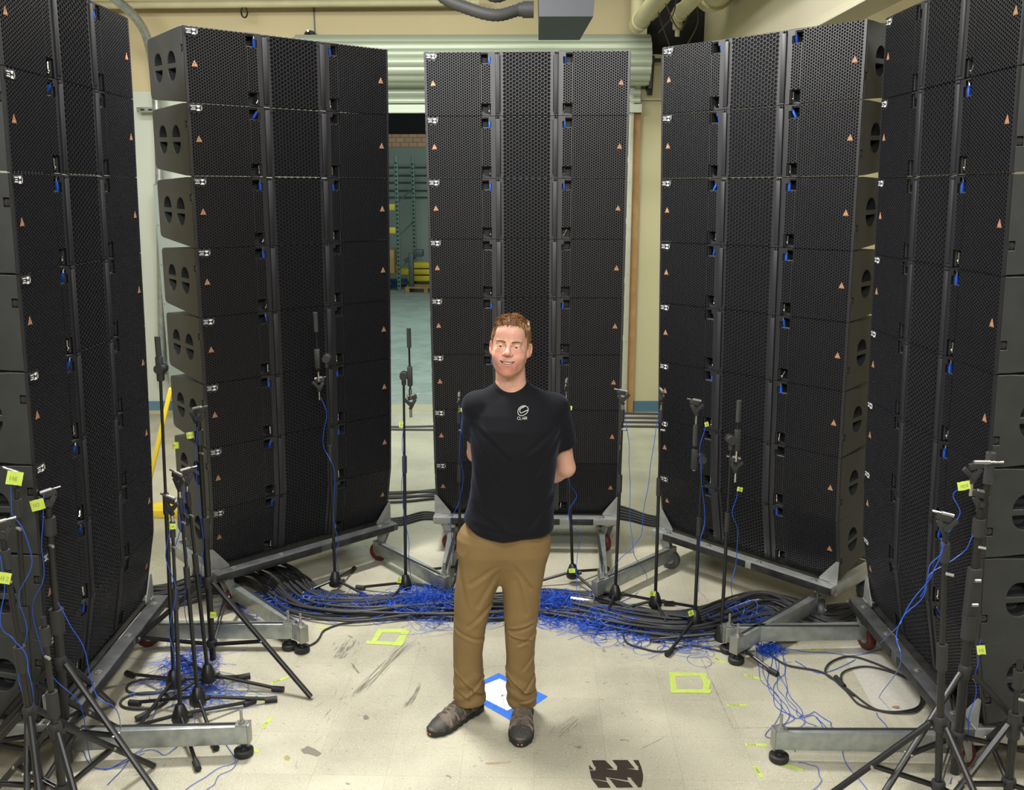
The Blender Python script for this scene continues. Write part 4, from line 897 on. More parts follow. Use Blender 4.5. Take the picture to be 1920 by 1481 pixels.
streaks('thin scratches on the floor right of the person', 'floor_scuff', st_, (1080, 1340), (1040, 1380), 30, .05, 6, (.0006, .002), .4)
streaks('thin scratch running over the lower right floor', 'floor_scuff', st_, (1250, 1380), (1200, 1405), 12, .002, 7, (.0005, .0010), .8)
streaks('thin rusty smear on the floor below the right shoe', 'floor_stain', RM, (903, 1432), (958, 1429), 26, .012, 8, (.001, .003), .3, 'stain')
flat('floor_chip', [[(680, 1343), (684, 1340), (689, 1342), (691, 1346), (686, 1349), (681, 1348)]], st_, 'small dark chip on the floor left of the person', 'debris', .0012, .001)
leaf = fl(1678, 1328); tag(MB().add([(leaf.x-.02, leaf.y, .003), (leaf.x, leaf.y-.012, .006), (leaf.x+.02, leaf.y-.004, .012), (leaf.x, leaf.y+.012, .004)], [(0, 1, 2, 3)]).build('dry_leaf', mat('dry_leaf', (.32, .16, .09), .7), None, None), 'small curled brown scrap on the pale tiles', 'leaf')
# ---------------------------------------------------------------- the person (distance fields -> surface nets)
f32 = np.float32
def smin(a, b, k):
    h = np.clip(.5 + .5*(b-a)/k, 0, 1); return b*(1-h) + a*h - k*h*(1-h)
def smax(a, b, k): return -smin(-a, -b, k)
class Field:
    def __init__(s, xs, ys, zs): s.x, s.y, s.z = [np.asarray(v, f32) for v in (xs, ys, zs)]; s.F = np.full((len(xs), len(ys), len(zs)), .5, f32)
    def sl(s, lo, hi):
        S_ = tuple(slice(max(0, int(np.searchsorted(a, l))-1), int(np.searchsorted(a, h))+1) for a, l, h in zip((s.x, s.y, s.z), lo, hi))
        return S_, (s.x[S_[0]][:, None, None], s.y[S_[1]][None, :, None], s.z[S_[2]][None, None, :])
    def op(s, fn, lo, hi, k=.01, sub=False):
        S_, P = s.sl(lo, hi); d = fn(P).astype(f32)
        s.F[S_] = smax(s.F[S_], -d, k) if sub else smin(s.F[S_], d, k)
    def cap(s, a, b, ra, rb, k=.01, sub=False, sq=None):
        m = max(ra, rb)+k+.02
        s.op(lambda P: capd(P, a, b, ra, rb), [min(a[i], b[i])-m for i in range(3)], [max(a[i], b[i])+m for i in range(3)], k, sub)
    def ell(s, c, r, k=.01, sub=False):
        s.op(lambda P: elld(P, c, r), [c[i]-r[i]-k-.02 for i in range(3)], [c[i]+r[i]+k+.02 for i in range(3)], k, sub)
def elld(P, c, r):
    q = [(P[i]-c[i])/r[i] for i in range(3)]; k0 = np.sqrt(q[0]**2+q[1]**2+q[2]**2)+1e-6
    k1 = np.sqrt((q[0]/r[0])**2+(q[1]/r[1])**2+(q[2]/r[2])**2)+1e-6; return k0*(k0-1)/k1
def capd(P, a, b, ra, rb):
    ba = [b[i]-a[i] for i in range(3)]; L2 = sum(v*v for v in ba)+1e-9
    t = np.clip(sum((P[i]-a[i])*ba[i] for i in range(3))/L2, 0, 1)
    return np.sqrt(sum((P[i]-a[i]-t*ba[i])**2 for i in range(3))) - (ra+(rb-ra)*t)
def nets(F, xs, ys, zs):
    S_ = F < 0; nx, ny, nz = F.shape
    c = np.zeros((nx-1, ny-1, nz-1), np.uint8); cs = [(i, j, k) for i in (0, 1) for j in (0, 1) for k in (0, 1)]
    for i, j, k in cs: c += S_[i:nx-1+i, j:ny-1+j, k:nz-1+k]
    act = (c > 0) & (c < 8); I = np.argwhere(act); idx = np.full(c.shape, -1, np.int32); idx[act] = np.arange(len(I))
    pos = np.zeros((len(I), 3)); cnt = np.zeros(len(I)); ax = (np.asarray(xs), np.asarray(ys), np.asarray(zs))
    for a in cs:
        for b in cs:
            if sum(b) - sum(a) == 1 and all(b[t] >= a[t] for t in range(3)):
                ia, ib = I+a, I+b; fa = F[tuple(ia.T)]; fb = F[tuple(ib.T)]; m = (fa < 0) != (fb < 0)
                t = (fa/(fa-fb+1e-12))[m]
                for q in range(3): pos[m, q] += ax[q][ia[m, q]]*(1-t) + ax[q][ib[m, q]]*t
                cnt[m] += 1
    pos /= cnt[:, None]; Q = []
    for d in range(3):
        sh = [slice(1, -1)]*3; sh2 = list(sh); sh[d] = slice(0, -1); sh2[d] = slice(1, None)
        A, B = S_[tuple(sh)], S_[tuple(sh2)]; e = np.argwhere(A != B)
        fl_ = A[tuple(e.T)]; e = e + [0 if q == d else 1 for q in range(3)]
        u, v = [(1, 2), (2, 0), (0, 1)][d]; ev = np.zeros(3, int)
        def g(du, dv):
            t = e.copy(); t[:, u] -= du; t[:, v] -= dv; return idx[tuple(t.T)]
        q = np.stack([g(1, 1), g(0, 1), g(0, 0), g(1, 0)], 1); q[~fl_] = q[~fl_][:, ::-1]; Q.append(q)
    return pos, np.concatenate(Q)
def np_mesh(name, V, Q, m, smooth_it=1):
    me = D.meshes.new(name)
    if smooth_it:
        e = np.concatenate([Q[:, [0, 1]], Q[:, [1, 2]], Q[:, [2, 3]], Q[:, [3, 0]]]); e = np.concatenate([e, e[:, ::-1]])
        for _ in range(smooth_it):
            acc = np.stack([np.bincount(e[:, 0], V[e[:, 1], i], len(V)) for i in range(3)], 1); n_ = np.bincount(e[:, 0], minlength=len(V))[:, None]
            V = V*.5 + .5*acc/np.maximum(n_, 1)
    me.vertices.add(len(V)); me.vertices.foreach_set('co', V.astype(f32).ravel())
    me.loops.add(len(Q)*4); me.loops.foreach_set('vertex_index', Q.astype(np.int32).ravel())
    me.polygons.add(len(Q)); me.polygons.foreach_set('loop_start', np.arange(0, len(Q)*4, 4, dtype=np.int32)); me.polygons.foreach_set('loop_total', np.full(len(Q), 4, np.int32))
    me.materials.append(m); me.update(calc_edges=True); me.validate(); me.shade_smooth(); return me, V
PY = 3.80
# ---- torso profile, shared by the body and the shirt: z, centre x, centre y, half width, half depth
TP = np.array([(.80, -.030, 3.80, .195, .130), (.88, -.028, 3.795, .204, .142), (.94, -.020, 3.79, .197, .138), (1.02, -.004, 3.785, .182, .124), (1.12, .002, 3.785, .177, .122), (1.22, .006, 3.785, .180, .126),
               (1.30, .010, 3.79, .186, .130), (1.38, .014, 3.80, .190, .126), (1.44, .014, 3.81, .180, .108), (1.49, .010, 3.815, .150, .082), (1.53, .004, 3.82, .100, .060), (1.57, .0, 3.82, .06, .045)])
def torso(P, grow=0., fold=0.):
    x, y, z = P; cx, cy, a, b = [np.interp(z, TP[:, 0], TP[:, i]) for i in (1, 2, 3, 4)]
    a = a+grow; b = b+grow; e = 2.35
    q = (np.abs((x-cx)/a)**e + np.abs((y-cy)/b)**e)**(1/e); d = (q-1)*np.minimum(a, b)*.92
    return np.maximum(d, np.maximum(z-1.565-grow, (TP[0, 0] if grow > 0 else .985)-z))
SHL, SHR = (-.150, 3.815, 1.462), (.182, 3.815, 1.452)
ELL, ELR = (-.158, 3.945, 1.215), (.236, 3.875, 1.168)
WRL, WRR = (-.01, 4.03, 1.06), (.06, 4.03, 1.04)
# ---- head frame
HO = Vector((-.006, 3.775, 1.7275)); HR = Matrix.Rotation(R(-5.5), 3, 'Z') @ Matrix.Rotation(R(4), 3, 'Y') @ Matrix.Rotation(R(-7), 3, 'X')
HRn = np.array(HR)
def tolocal(P):
    x, y, z = P[0]-HO.x, P[1]-HO.y, P[2]-HO.z
    return tuple(HRn[0, i]*x + HRn[1, i]*y + HRn[2, i]*z for i in range(3))
def toworld(p): return HO + HR @ Vector(p)
def mouth(X):
    zu = -.0630 + 3.6*X**2; return zu, zu - .0118*np.clip(1-(X/.0325)**2, 0, 1)**.8
def head(P):
    L_ = tolocal(P); X = np.abs(L_[0]); Ps = (X, L_[1], L_[2]); x, y, z = L_
    d = elld(L_, (0, .012, .033), (.0755, .098, .084))
    d = smin(d, elld(L_, (0, -.022, -.022), (.0700, .068, .094)), .02)
    d = smin(d, elld(L_, (0, -.036, -.070), (.0545, .052, .044)), .025)
    d = smin(d, capd(Ps, (.046, -.004, -.054), (.022, -.057, -.098), .018, .018), .03)
    d = smin(d, elld(L_, (0, -.077, -.108), (.025, .019, .018)), .020)
    d = smin(d, elld(Ps, (.040, -.060, -.040), (.024, .026, .024)), .024)
    d = smin(d, capd(Ps, (.012, -.089, .014), (.044, -.076, .015), .008, .006), .012)
    d = smin(d, elld(L_, (0, -.062, .055), (.052, .035, .042)), .03)
    d = smin(d, elld(L_, (0, -.080, -.068), (.036, .017, .026)), .018)
    d = smax(d, -elld(Ps, (.0325, -.099, -.001), (.0165, .012, .0085)), .010)
    n = capd(L_, (0, -.092, .004), (0, -.1155, -.025), .0070, .0105)
    n = smin(n, elld(L_, (0, -.117, -.0275), (.0118, .0095, .0090)), .006)
    n = smin(n, elld(Ps, (.0142, -.103, -.032), (.0085, .0110, .0075)), .007)
    d = smin(d, n, .010)
    d = smax(d, -elld(Ps, (.0068, -.110, -.0405), (.0032, .0055, .003)), .002)
    # eyelids, squinting in the smile
    lid = elld(Ps, (.0325, -.0800, -.002), (.0158, .0142, .0130)); d = smin(d, lid, .005)
    op_ = elld(Ps, (.0325, -.094, -.0030 + 0*X), (.0135, .012, .0041)); d = smax(d, -op_, .0010)
    d = smin(d, elld(Ps, (.033, -.0800, -.0165), (.018, .0095, .0070)), .014)      # pushed-up lower lids
    zu, zl = mouth(X); fr = np.clip((-y-.075)/.006, 0, 1)*np.clip((.036-X)/.006, 0, 1)
    d = d - fr*(.0020*np.exp(-((z-zu-.0030)/.0026)**2) + .0026*np.exp(-((z-zl+.0040)/.0032)**2))
    cav = np.maximum(np.maximum(z-zu, zl-z), np.maximum(X-.0325, np.maximum(y+.070, -y-.130))); d = smax(d, -cav, .0012)
    tt = np.clip(((X-.0185)*.0235+(z+.036)*-.032)/(.0235**2+.032**2), 0, 1); dd = np.sqrt((X-.0185-.0235*tt)**2+(z+.036+.032*tt)**2)
    d = d + .0013*np.exp(-(dd/.0026)**2)*np.clip((-y-.06)/.01, 0, 1)*np.sin(np.pi*np.clip(tt*.9+.08, 0, 1))
    ex, ey, ez = Ps[0]-.0715-.10*(z+.012)*(z > -.012)*1.0, y-.006, z+.014
    c_, s_ = .90, .43
    ea = elld((ex*c_-ey*s_, ex*s_+ey*c_, ez), (.0055, .010, 0), (.0060, .0190, .0295))
    er = elld((ex*c_-ey*s_, ex*s_+ey*c_, ez), (.0120, .009, .003), (.0065, .0110, .0190)); ea = smax(ea, -er, .003)
    ea = smin(ea, elld((ex*c_-ey*s_, ex*s_+ey*c_, ez), (.0045, -.002, -.024), (.0050, .010, .0095)), .004)
    d = smin(d, ea, .007)
    return d
def body_field():
    fx = np.concatenate([np.arange(-.30, -.112, .006), np.arange(-.112, .100, .0019), np.arange(.100, .31, .006)])
    fy = np.concatenate([np.arange(3.58, 3.64, .006), np.arange(3.64, 3.80, .0019), np.arange(3.80, 4.13, .005)])
    fz = np.concatenate([np.arange(.70, 1.56, .0065), np.arange(1.56, 1.875, .0019)])
    B = Field(fx, fy, fz)
    B.op(head, (-.13, 3.60, 1.55), (.12, 3.93, 1.88), .012)
    B.cap((-.008, 3.812, 1.66), (-.004, 3.828, 1.52), .0605, .066, .022)
    B.op(lambda P: torso(P, -.018), (-.25, 3.62, .75), (.27, 3.98, 1.60), .03)
    for s_, e_, w_ in ((SHL, ELL, WRL), (SHR, ELR, WRR)):
        B.cap(s_, e_, .050, .040, .03); B.cap(e_, w_, .041, .028, .015)
        mid = [e_[i]*.72+w_[i]*.28 for i in range(3)]; B.ell(mid, (.044, .044, .040), .03)
        d_ = Vector(w_)-Vector(e_); d_.normalize(); pc = Vector(w_)+d_*.045; sg = 1 if w_[0] > 0 else -1
        B.cap(tuple(w_), tuple(pc), .026, .030, .012)
        for f_ in range(4):                 # fingers, curled round each other behind the back
            b0 = pc + Vector((0, 0, .024-.016*f_)) + d_*.02; L_ = (.036, .041, .038, .030)[f_]
            b1 = b0 + d_*L_ + Vector((0, .006, -.004)); b2 = b1 + (d_*.5 + Vector((0, -.5, -.5))).normalized()*L_*.75
            B.cap(tuple(b0), tuple(b1), .0095, .0085, .003); B.cap(tuple(b1), tuple(b2), .0085, .0070, .002)
        t0 = Vector(w_)+d_*.02+Vector((0, .01, .022)); t1 = t0+d_*.03+Vector((0, .012, .016)); t2 = t1+d_*.028
        B.cap(tuple(t0), tuple(t1), .012, .0105, .004); B.cap(tuple(t1), tuple(t2), .0105, .008, .003)
    return B
def blend(c0, c1, t): t = np.clip(t, 0, 1)[:, None]; return c0*(1-t) + c1*t
def skin_colours(V):
    L_ = tolocal((V[:, 0], V[:, 1], V[:, 2])); x, y, z = L_; X = np.abs(x)
    col = np.tile(np.array([.60, .335, .25]), (len(V), 1)); front = np.clip((-y-.03)/.03, 0, 1)*(z > -.14)
    g = lambda cx, cz, sx, sz: np.exp(-((X-cx)/sx)**2-((z-cz)/sz)**2)*front
    red = np.array([.64, .27, .20])
    col = blend(col, red, .75*g(.042, -.032, .020, .018) + .65*g(0, -.034, .012, .012) + .35*g(0, .06, .05, .03))
    stub = np.clip(1.1*np.exp(-((z+.098)/.030)**2)*np.exp(-(X/.045)**4) + .7*np.exp(-((z+.056)/.010)**2)*np.exp(-(X/.026)**4) + .45*np.exp(-((z+.075)/.03)**2)*(X > .035), 0, 1)*np.clip((-y-.0)/.03, 0, 1)*(z < -.046)
    col = blend(col, np.array([.44, .175, .12]), stub*.9)
    zu, zl = mouth(X); fm = (X < .033)*(y < -.074)
    lip = np.exp(-((z-zu-.0028)/.0022)**2) + np.exp(-((z-zl+.0042)/.0032)**2)
    col = blend(col, np.array([.50, .175, .15]), np.clip(lip, 0, 1)*.75*fm)
    cav = (X < .0335)*(z < zu+.0008)*(z > zl-.0008)*(y > -.0895)*(y < -.05); col = blend(col, np.array([.10, .025, .025]), cav*1.)
    col = blend(col, np.array([.50, .20, .15]), .5*np.exp(-((X-.0325)/.016)**2-((z+.001)/.0055)**2)*front)
    ear = (X > .075)*(z > -.06)*(z < .03); col = blend(col, np.array([.62, .27, .20]), ear*.6)
    return np.concatenate([np.clip(col, 0, 1), np.ones((len(V), 1))], 1)
skm, nt, b, N = nodes_mat('skin')
vc = N('ShaderNodeVertexColor', layer_name='Col'); nn = N('ShaderNodeTexNoise'); nn.inputs['Scale'].default_value = 90; tcn = N('ShaderNodeTexCoord'); nt.links.new(tcn.outputs['Object'], nn.inputs['Vector'])
mxn = N('ShaderNodeMix', data_type='RGBA', blend_type='MULTIPLY'); mxn.inputs['Factor'].default_value = 1; rg_ = N('ShaderNodeMapRange'); rg_.inputs['To Min'].default_value = .86; rg_.inputs['To Max'].default_value = 1.12
nt.links.new(nn.outputs['Fac'], rg_.inputs['Value']); nt.links.new(vc.outputs['Color'], mxn.inputs[6]); nt.links.new(rg_.outputs[0], mxn.inputs[7]); nt.links.new(mxn.outputs[2], b.inputs['Base Color'])
b.inputs['Roughness'].default_value = .46; b.inputs['Subsurface Weight'].default_value = .12; b.inputs['Subsurface Radius'].default_value = (.012, .005, .003); b.inputs['Subsurface Scale'].default_value = .6
Bf = body_field(); V, Q = nets(Bf.F, Bf.x, Bf.y, Bf.z); me, V = np_mesh('person', V, Q, skm, 1)
ca = me.color_attributes.new('Col', 'FLOAT_COLOR', 'POINT'); ca.data.foreach_set('color', skin_colours(V).astype(f32).ravel())
person = link('person', me); tag(person, 'person in black T-shirt, khaki trousers and brown hiking shoes standing with hands behind back', 'person')
# eyes, teeth, brows
for sx in (-1, 1):
    c_ = toworld((sx*.0325, -.0790, -.001)); Mh = Matrix.Translation(c_) @ HR.to_4x4()
    e = MB(); e.sphere((0, 0, 0), .0125, 24, 16, Mh); eo = e.build('eye', mat('eye_white', (.62, .57, .54), .25) if sx < 0 else D.materials['eye_white'], person)
    i_ = MB(); i_.lathe([(.0046, -.0), (.0044, .0006), (.0022, .0012)], Mh @ Matrix.Translation((0, -.0115, -.0010)) @ Matrix.Rotation(math.pi/2, 4, 'X'), 20).build('iris', mat('iris', (.03, .022, .016), .15) if sx < 0 else D.materials['iris'], eo)
tm = MB()
for k in range(-6, 6):
    x0, x1 = (k+.0)*.0046, (k+1.0)*.0046; xm = (x0+x1)/2; zt0 = -.0630 + 3.6*xm**2 + .001; hh = .0108*max(.35, 1-(abs(xm)/.031)**2.2); yy = -.0870 + 9.0*xm**2
    tm.box((x0, yy, zt0-hh), (x1, yy+.004, zt0+.001), Matrix.Translation(HO) @ HR.to_4x4(), bev=.0005)
tm.build('teeth', mat('teeth', (.90, .85, .74), .25), person)
hrd = random.Random(5)
HAIRM = mat('hair', (.20, .095, .036), .6, 0, (80, .2, (.09, .038, .014)))
bvh_b = BVHTree.FromPolygons([tuple(v) for v in V], Q.tolist())
def strand(mb, p, d0, d1, L_, r0, n=3):
    a = p; m_ = p + d0*L_*.5; e_ = m_ + d1*L_*.5; mb.tube([a, m_, e_], [r0, r0*.75, r0*.12], n, False)
eb = MB()
for sx in (-1, 1):
    for k in range(90):
        t = hrd.random(); x = sx*(.012+.036*t); z = .0155 + .0042*math.sin(min(1, t*1.25)*2.3) + hrd.uniform(-.003, .003)*(1.2-t)
        h = bvh_b.ray_cast(toworld((x, -.16, z)), HR @ Vector((0, 1, 0)))
        if h[0]: strand(eb, h[0], (HR @ Vector((sx*.8, -.35, .25))).normalized(), (HR @ Vector((sx, -.05, -.15))).normalized(), .009, .0007)
eb.build('eyebrows', mat('brow_hair', (.22, .10, .045), .6), person, None)
# hair: scalp cap and tufts
def hairline(x, y):                         # lowest z of hair at a head-local direction
    X = abs(x)
    if y < -.045: return .061 - max(0, X-.045)*1.2 + .003*math.sin(x*190)
    if y < -.018: return .083 + (y+.045)/.027*(-.018-.083)*1.0 if X > .05 else .083
    if y < .03: return .024 if y > -.004 else -.018
    return .0 - (y-.03)*1.1
def hair_cap(P):
    L_ = tolocal(P); x, y, z = L_; X = np.abs(x)
    d = elld(L_, (0, .014, .034), (.0825, .1035, .0915)); d = smin(d, elld(L_, (0, -.03, .086), (.062, .058, .036)), .02)
    d = d + .0022*np.sin(x*310+z*90)*np.sin(y*260+x*40)
    line = np.where(y < -.045, .061 - np.maximum(0, X-.045)*1.2, np.where(y < -.030, np.where(X > .05, .083+(y+.045)/.015*(-.018-.083)*.8, .083), np.where(y < -.006, -.020, np.where(y < .03, .026, .0-(y-.03)*1.1))))
    return smax(d, line - z, .004)
hf = Field(np.arange(-.115, .105, .003), np.arange(3.64, 3.93, .003), np.arange(1.62, 1.90, .003)); hf.op(hair_cap, (-.2, 3.5, 1.5), (.2, 4., 2.), .001)
hv, hq = nets(hf.F, hf.x, hf.y, hf.z); hme, hv = np_mesh('hair', hv, hq, HAIRM, 0); hair = link('hair', hme, person)
bvh_h = BVHTree.FromPolygons([tuple(v) for v in hv], hq.tolist())
TF = [MB() for _ in range(3)]; cnt = 0
while cnt < 6500:
    th = hrd.uniform(0, 2*math.pi); ph = math.acos(hrd.uniform(-.75, 1)); dl = Vector((math.sin(ph)*math.cos(th), math.sin(ph)*math.sin(th), math.cos(ph)))
    o_ = Vector((0, .012, .035)); h = bvh_h.ray_cast(HO + HR @ (o_ + dl*.2), HR @ (-dl))
    if not h[0]: continue
    pl = HR.inverted() @ (h[0]-HO)
    if pl.z < hairline(pl.x, pl.y)+.001: continue
    cnt += 1; top = max(0, min(1, (pl.z-.072)/.035)); cl_ = math.sin(pl.x*120+2*math.sin(pl.y*70))*.5 + math.sin(pl.y*95+pl.x*60)*.5
    dirn = Vector((cl_*.8+hrd.uniform(-.25, .25), -.75, .10+.35*cl_)) * top + Vector((0, .25, -1.0))*(1-top)
    d0 = (dl*(.28+.32*top) + dirn*.7).normalized(); d1 = (dl*(.02+.22*top) + dirn + Vector((hrd.uniform(-.25, .25), 0, hrd.uniform(-.2, .25)))*top).normalized()
    strand(TF[min(2, max(0, int(1.5+cl_*1.2+hrd.uniform(-.8, .8))))], h[0]-HR @ (dl*.002), HR @ d0, HR @ d1, (.011+.006*top)*hrd.uniform(.7, 1.25), .0010)
for mb, c_ in zip(TF, ((.10, .045, .018), (.30, .150, .055), (.52, .33, .14))):
    mb.build('tufts', mat('hair_tufts', c_, .42), hair, None)
# ---- T-shirt
def rnoise(seed, n, fmin, fmax):
    g = np.random.RandomState(seed); K = g.normal(size=(n, 3)); K /= np.linalg.norm(K, axis=1)[:, None]; K *= g.uniform(fmin, fmax, (n, 1)); ph = g.uniform(0, 6.28, n)
    return lambda P: sum(np.sin(K[i, 0]*P[0]+K[i, 1]*P[1]+K[i, 2]*P[2]+ph[i]) for i in range(n))/n
nz1 = rnoise(3, 6, 12, 28); nz2 = rnoise(4, 6, 30, 60)
def ridge(P, a, b, w_, amp):               # a soft crease from a to b (x,z)
    x, y, z = P; bx_, bz_ = b[0]-a[0], b[1]-a[1]; L2 = bx_*bx_+bz_*bz_; t = np.clip(((x-a[0])*bx_+(z-a[1])*bz_)/L2, 0, 1)
    s_ = ((x-a[0])*-bz_+(z-a[1])*bx_)/math.sqrt(L2); dd = np.sqrt((x-a[0]-t*bx_)**2+(z-a[1]-t*bz_)**2)
    amp = amp*.62; return -amp*np.exp(-(dd/w_)**2) + amp*.7*np.exp(-((s_-w_*1.5)/w_)**2)*np.exp(-(np.maximum(0, dd-np.abs(s_))/w_)**2)
def shirt_d(P):
    d = torso(P, .003); front = (P[1] < 3.80)
    hem = np.clip((1.05-P[2])/.15, 0, 1)
    d = d - .005*nz1(P)*.9 - .0022*nz2(P) - hem*.006*np.sin(P[0]*38+P[2]*9+.6)
    cr = 0
    for a, b_, w_, am in (((-.16, 1.40), (-.02, 1.27), .010, .006), ((-.165, 1.34), (-.06, 1.16), .012, .006), ((.185, 1.39), (.07, 1.30), .011, .006), ((.19, 1.34), (.10, 1.20), .012, .005),
                          ((-.17, 1.06), (-.05, .96), .012, .005), ((-.15, .97), (.02, .93), .010, .004), ((.17, 1.10), (.08, .98), .013, .005), ((-.12, 1.47), (-.10, 1.36), .012, .005), ((-.175, 1.20), (-.13, 1.02), .012, .005)):
        cr = cr + ridge(P, a, b_, w_, am)
    e = elld(P, (-.002, 3.795, 1.612), (.076, .118, .083)); d = d - .0026/(1+np.exp(np.clip((e-.017)/.0009, -30, 30)))
    return d - cr*np.where(front, 1, .3)
SB = Field(np.arange(-.29, .31, .0045), np.arange(3.62, 4.05, .0045), np.arange(.86, 1.60, .0045))
SB.op(shirt_d, (-.3, 3.6, .8), (.32, 4.1, 1.62), .001)
for s_, e_, fr_ in ((SHL, ELL, .56), (SHR, ELR, .61)):
    en = [s_[i]+(e_[i]-s_[i])*fr_ for i in range(3)]; st2_ = [s_[0]*.55, s_[1], s_[2]+.035]
    SB.cap(st2_, s_, .045, .058, .03)
    A_, B_ = s_, en
    def slv(P, A_=A_, B_=B_):
        d = capd(P, A_, B_, .062, .068) - .003*nz1(P) - .003*nz2(P); ba = [B_[i]-A_[i] for i in range(3)]; L_ = math.sqrt(sum(v*v for v in ba))
        t = sum((P[i]-A_[i])*ba[i] for i in range(3))/L_; return smax(d, t-L_, .004)
    SB.op(slv, [min(A_[i], B_[i])-.1 for i in range(3)], [max(A_[i], B_[i])+.1 for i in range(3)], .022)
for s_, e_, fr_ in ((SHL, ELL, .56), (SHR, ELR, .61)):
    c0_ = [s_[i]+(e_[i]-s_[i])*(fr_-.12) for i in range(3)]; c1_ = [s_[i]+(e_[i]-s_[i])*(fr_+.2) for i in range(3)]; SB.cap(c0_, c1_, .054, .062, .003, True)
SB.op(lambda P: P[2]-.908-.004*np.sin(P[0]*19+1)-2.1*np.clip(-.03-P[0], 0, 1)**2-.6*np.clip(P[0]+.03, 0, 1)**2, (-.4, 3.5, .8), (.4, 4.2, 1.02), .002, True)
SB.ell((-.002, 3.795, 1.612), (.076, .118, .083), .006, True)
SHM = mat('black_tshirt', (.0050, .0052, .0072), .8, 0, None, (700, .25, .0006), .15); SHM.node_tree.nodes['Principled BSDF'].inputs['Sheen Weight'].default_value = .07; SHM.node_tree.nodes['Principled BSDF'].inputs['Sheen Tint'].default_value = (.62, .72, 1, 1)
V2, Q2 = nets(SB.F, SB.x, SB.y, SB.z); sme, V2 = np_mesh('t_shirt', V2, Q2, SHM, 1); shirt = link('t_shirt', sme, person)
bvh_s = BVHTree.FromPolygons([tuple(v) for v in V2], Q2.tolist())
# logo on the chest, projected on the cloth
lg = MB(); lc = at(980, 778, 3.66); ppm = FPX/(3.66*math.cos(PITCH)+(CAMH-lc.z)*math.sin(PITCH)); 
def onshirt(u, v, off=.0012):               # zoom pixels of the emblem -> cloth
    h = bvh_s.ray_cast(Vector((lc.x+(u-960)/24/ppm, 3.4, lc.z-(v-700)/24/ppm)), Vector((0, 1, 0)))
    return (h[0] + Vector((0, -off, 0))) if h[0] else Vector((lc.x, 3.66, lc.z))
def stroke(pts, w_, closed=False, k=5, sm=True):
    P = [Vector((a, b_, 0)) for a, b_ in pts]; P = smooth(P+[P[0]] if closed else P, k) if sm else P
    lg.tube([onshirt(p.x, p.y) for p in P], w_, 5)
stroke([(750, 640), (800, 540), (920, 460), (1060, 440), (1170, 500), (1220, 580), (1190, 700), (1090, 790), (930, 845), (810, 820), (750, 740)], .0012, True)
stroke([(1080, 465), (960, 520), (860, 560), (835, 640), (870, 735), (960, 715), (1080, 670), (1200, 620)], .0014)
stroke([(870, 520), (960, 480), (1040, 470)], .0007); stroke([(1215, 470), (1225, 480)], .0007, False, 2, False)
x = 725
for ch, w_ in (('C', 110), ('L', 80), ('A', 100), ('I', 40), ('R', 90)):
    for st_p in GL_[ch]: stroke([(x+u*w_*.95, 1010-v*115) for u, v in st_p], .0008, False, 1, False)
    x += w_+8
lg.build('chest_logo', M['white'], shirt, None)
# ---- trousers
LEGS = [  # z, cx, cy, rx, ry
 [(.02, -.196, 3.815, .062, .075), (.10, -.196, 3.80, .073, .078), (.20, -.198, 3.79, .068, .074), (.32, -.200, 3.785, .066, .072), (.45, -.190, 3.78, .070, .078), (.60, -.170, 3.785, .088, .090), (.74, -.138, 3.79, .104, .105), (.82, -.125, 3.795, .108, .112), (.90, -.10, 3.795, .10, .105)],
 [(.02, .046, 3.83, .060, .078), (.10, .042, 3.805, .068, .080), (.20, .036, 3.79, .066, .078), (.32, .034, 3.78, .064, .074), (.45, .036, 3.775, .070, .080), (.60, .042, 3.78, .082, .090), (.74, .046, 3.79, .102, .105), (.82, .048, 3.795, .108, .112), (.90, .040, 3.795, .10, .105)]]
HIP = np.array([(.66, -.050, 3.79, .05, .03), (.72, -.045, 3.79, .115, .070), (.77, -.040, 3.795, .165, .102), (.82, -.042, 3.797, .196, .122), (.88, -.038, 3.797, .204, .128), (.91, -.034, 3.796, .194, .124), (.94, -.025, 3.795, .18, .115), (1.0, -.015, 3.79, .17, .11)])
nz3 = rnoise(8, 7, 14, 34)
TB = Field(np.arange(-.32, .22, .0045), np.arange(3.62, 3.98, .0045), np.arange(.03, .98, .0045))
def prof(P, A_, e=2.3):
    A_ = np.asarray(A_); x, y, z = P; cx, cy, a, b_ = [np.interp(z, A_[:, 0], A_[:, i]) for i in (1, 2, 3, 4)]
    q = (np.abs((x-cx)/a)**e + np.abs((y-cy)/b_)**e)**(1/e); return (q-1)*np.minimum(a, b_)
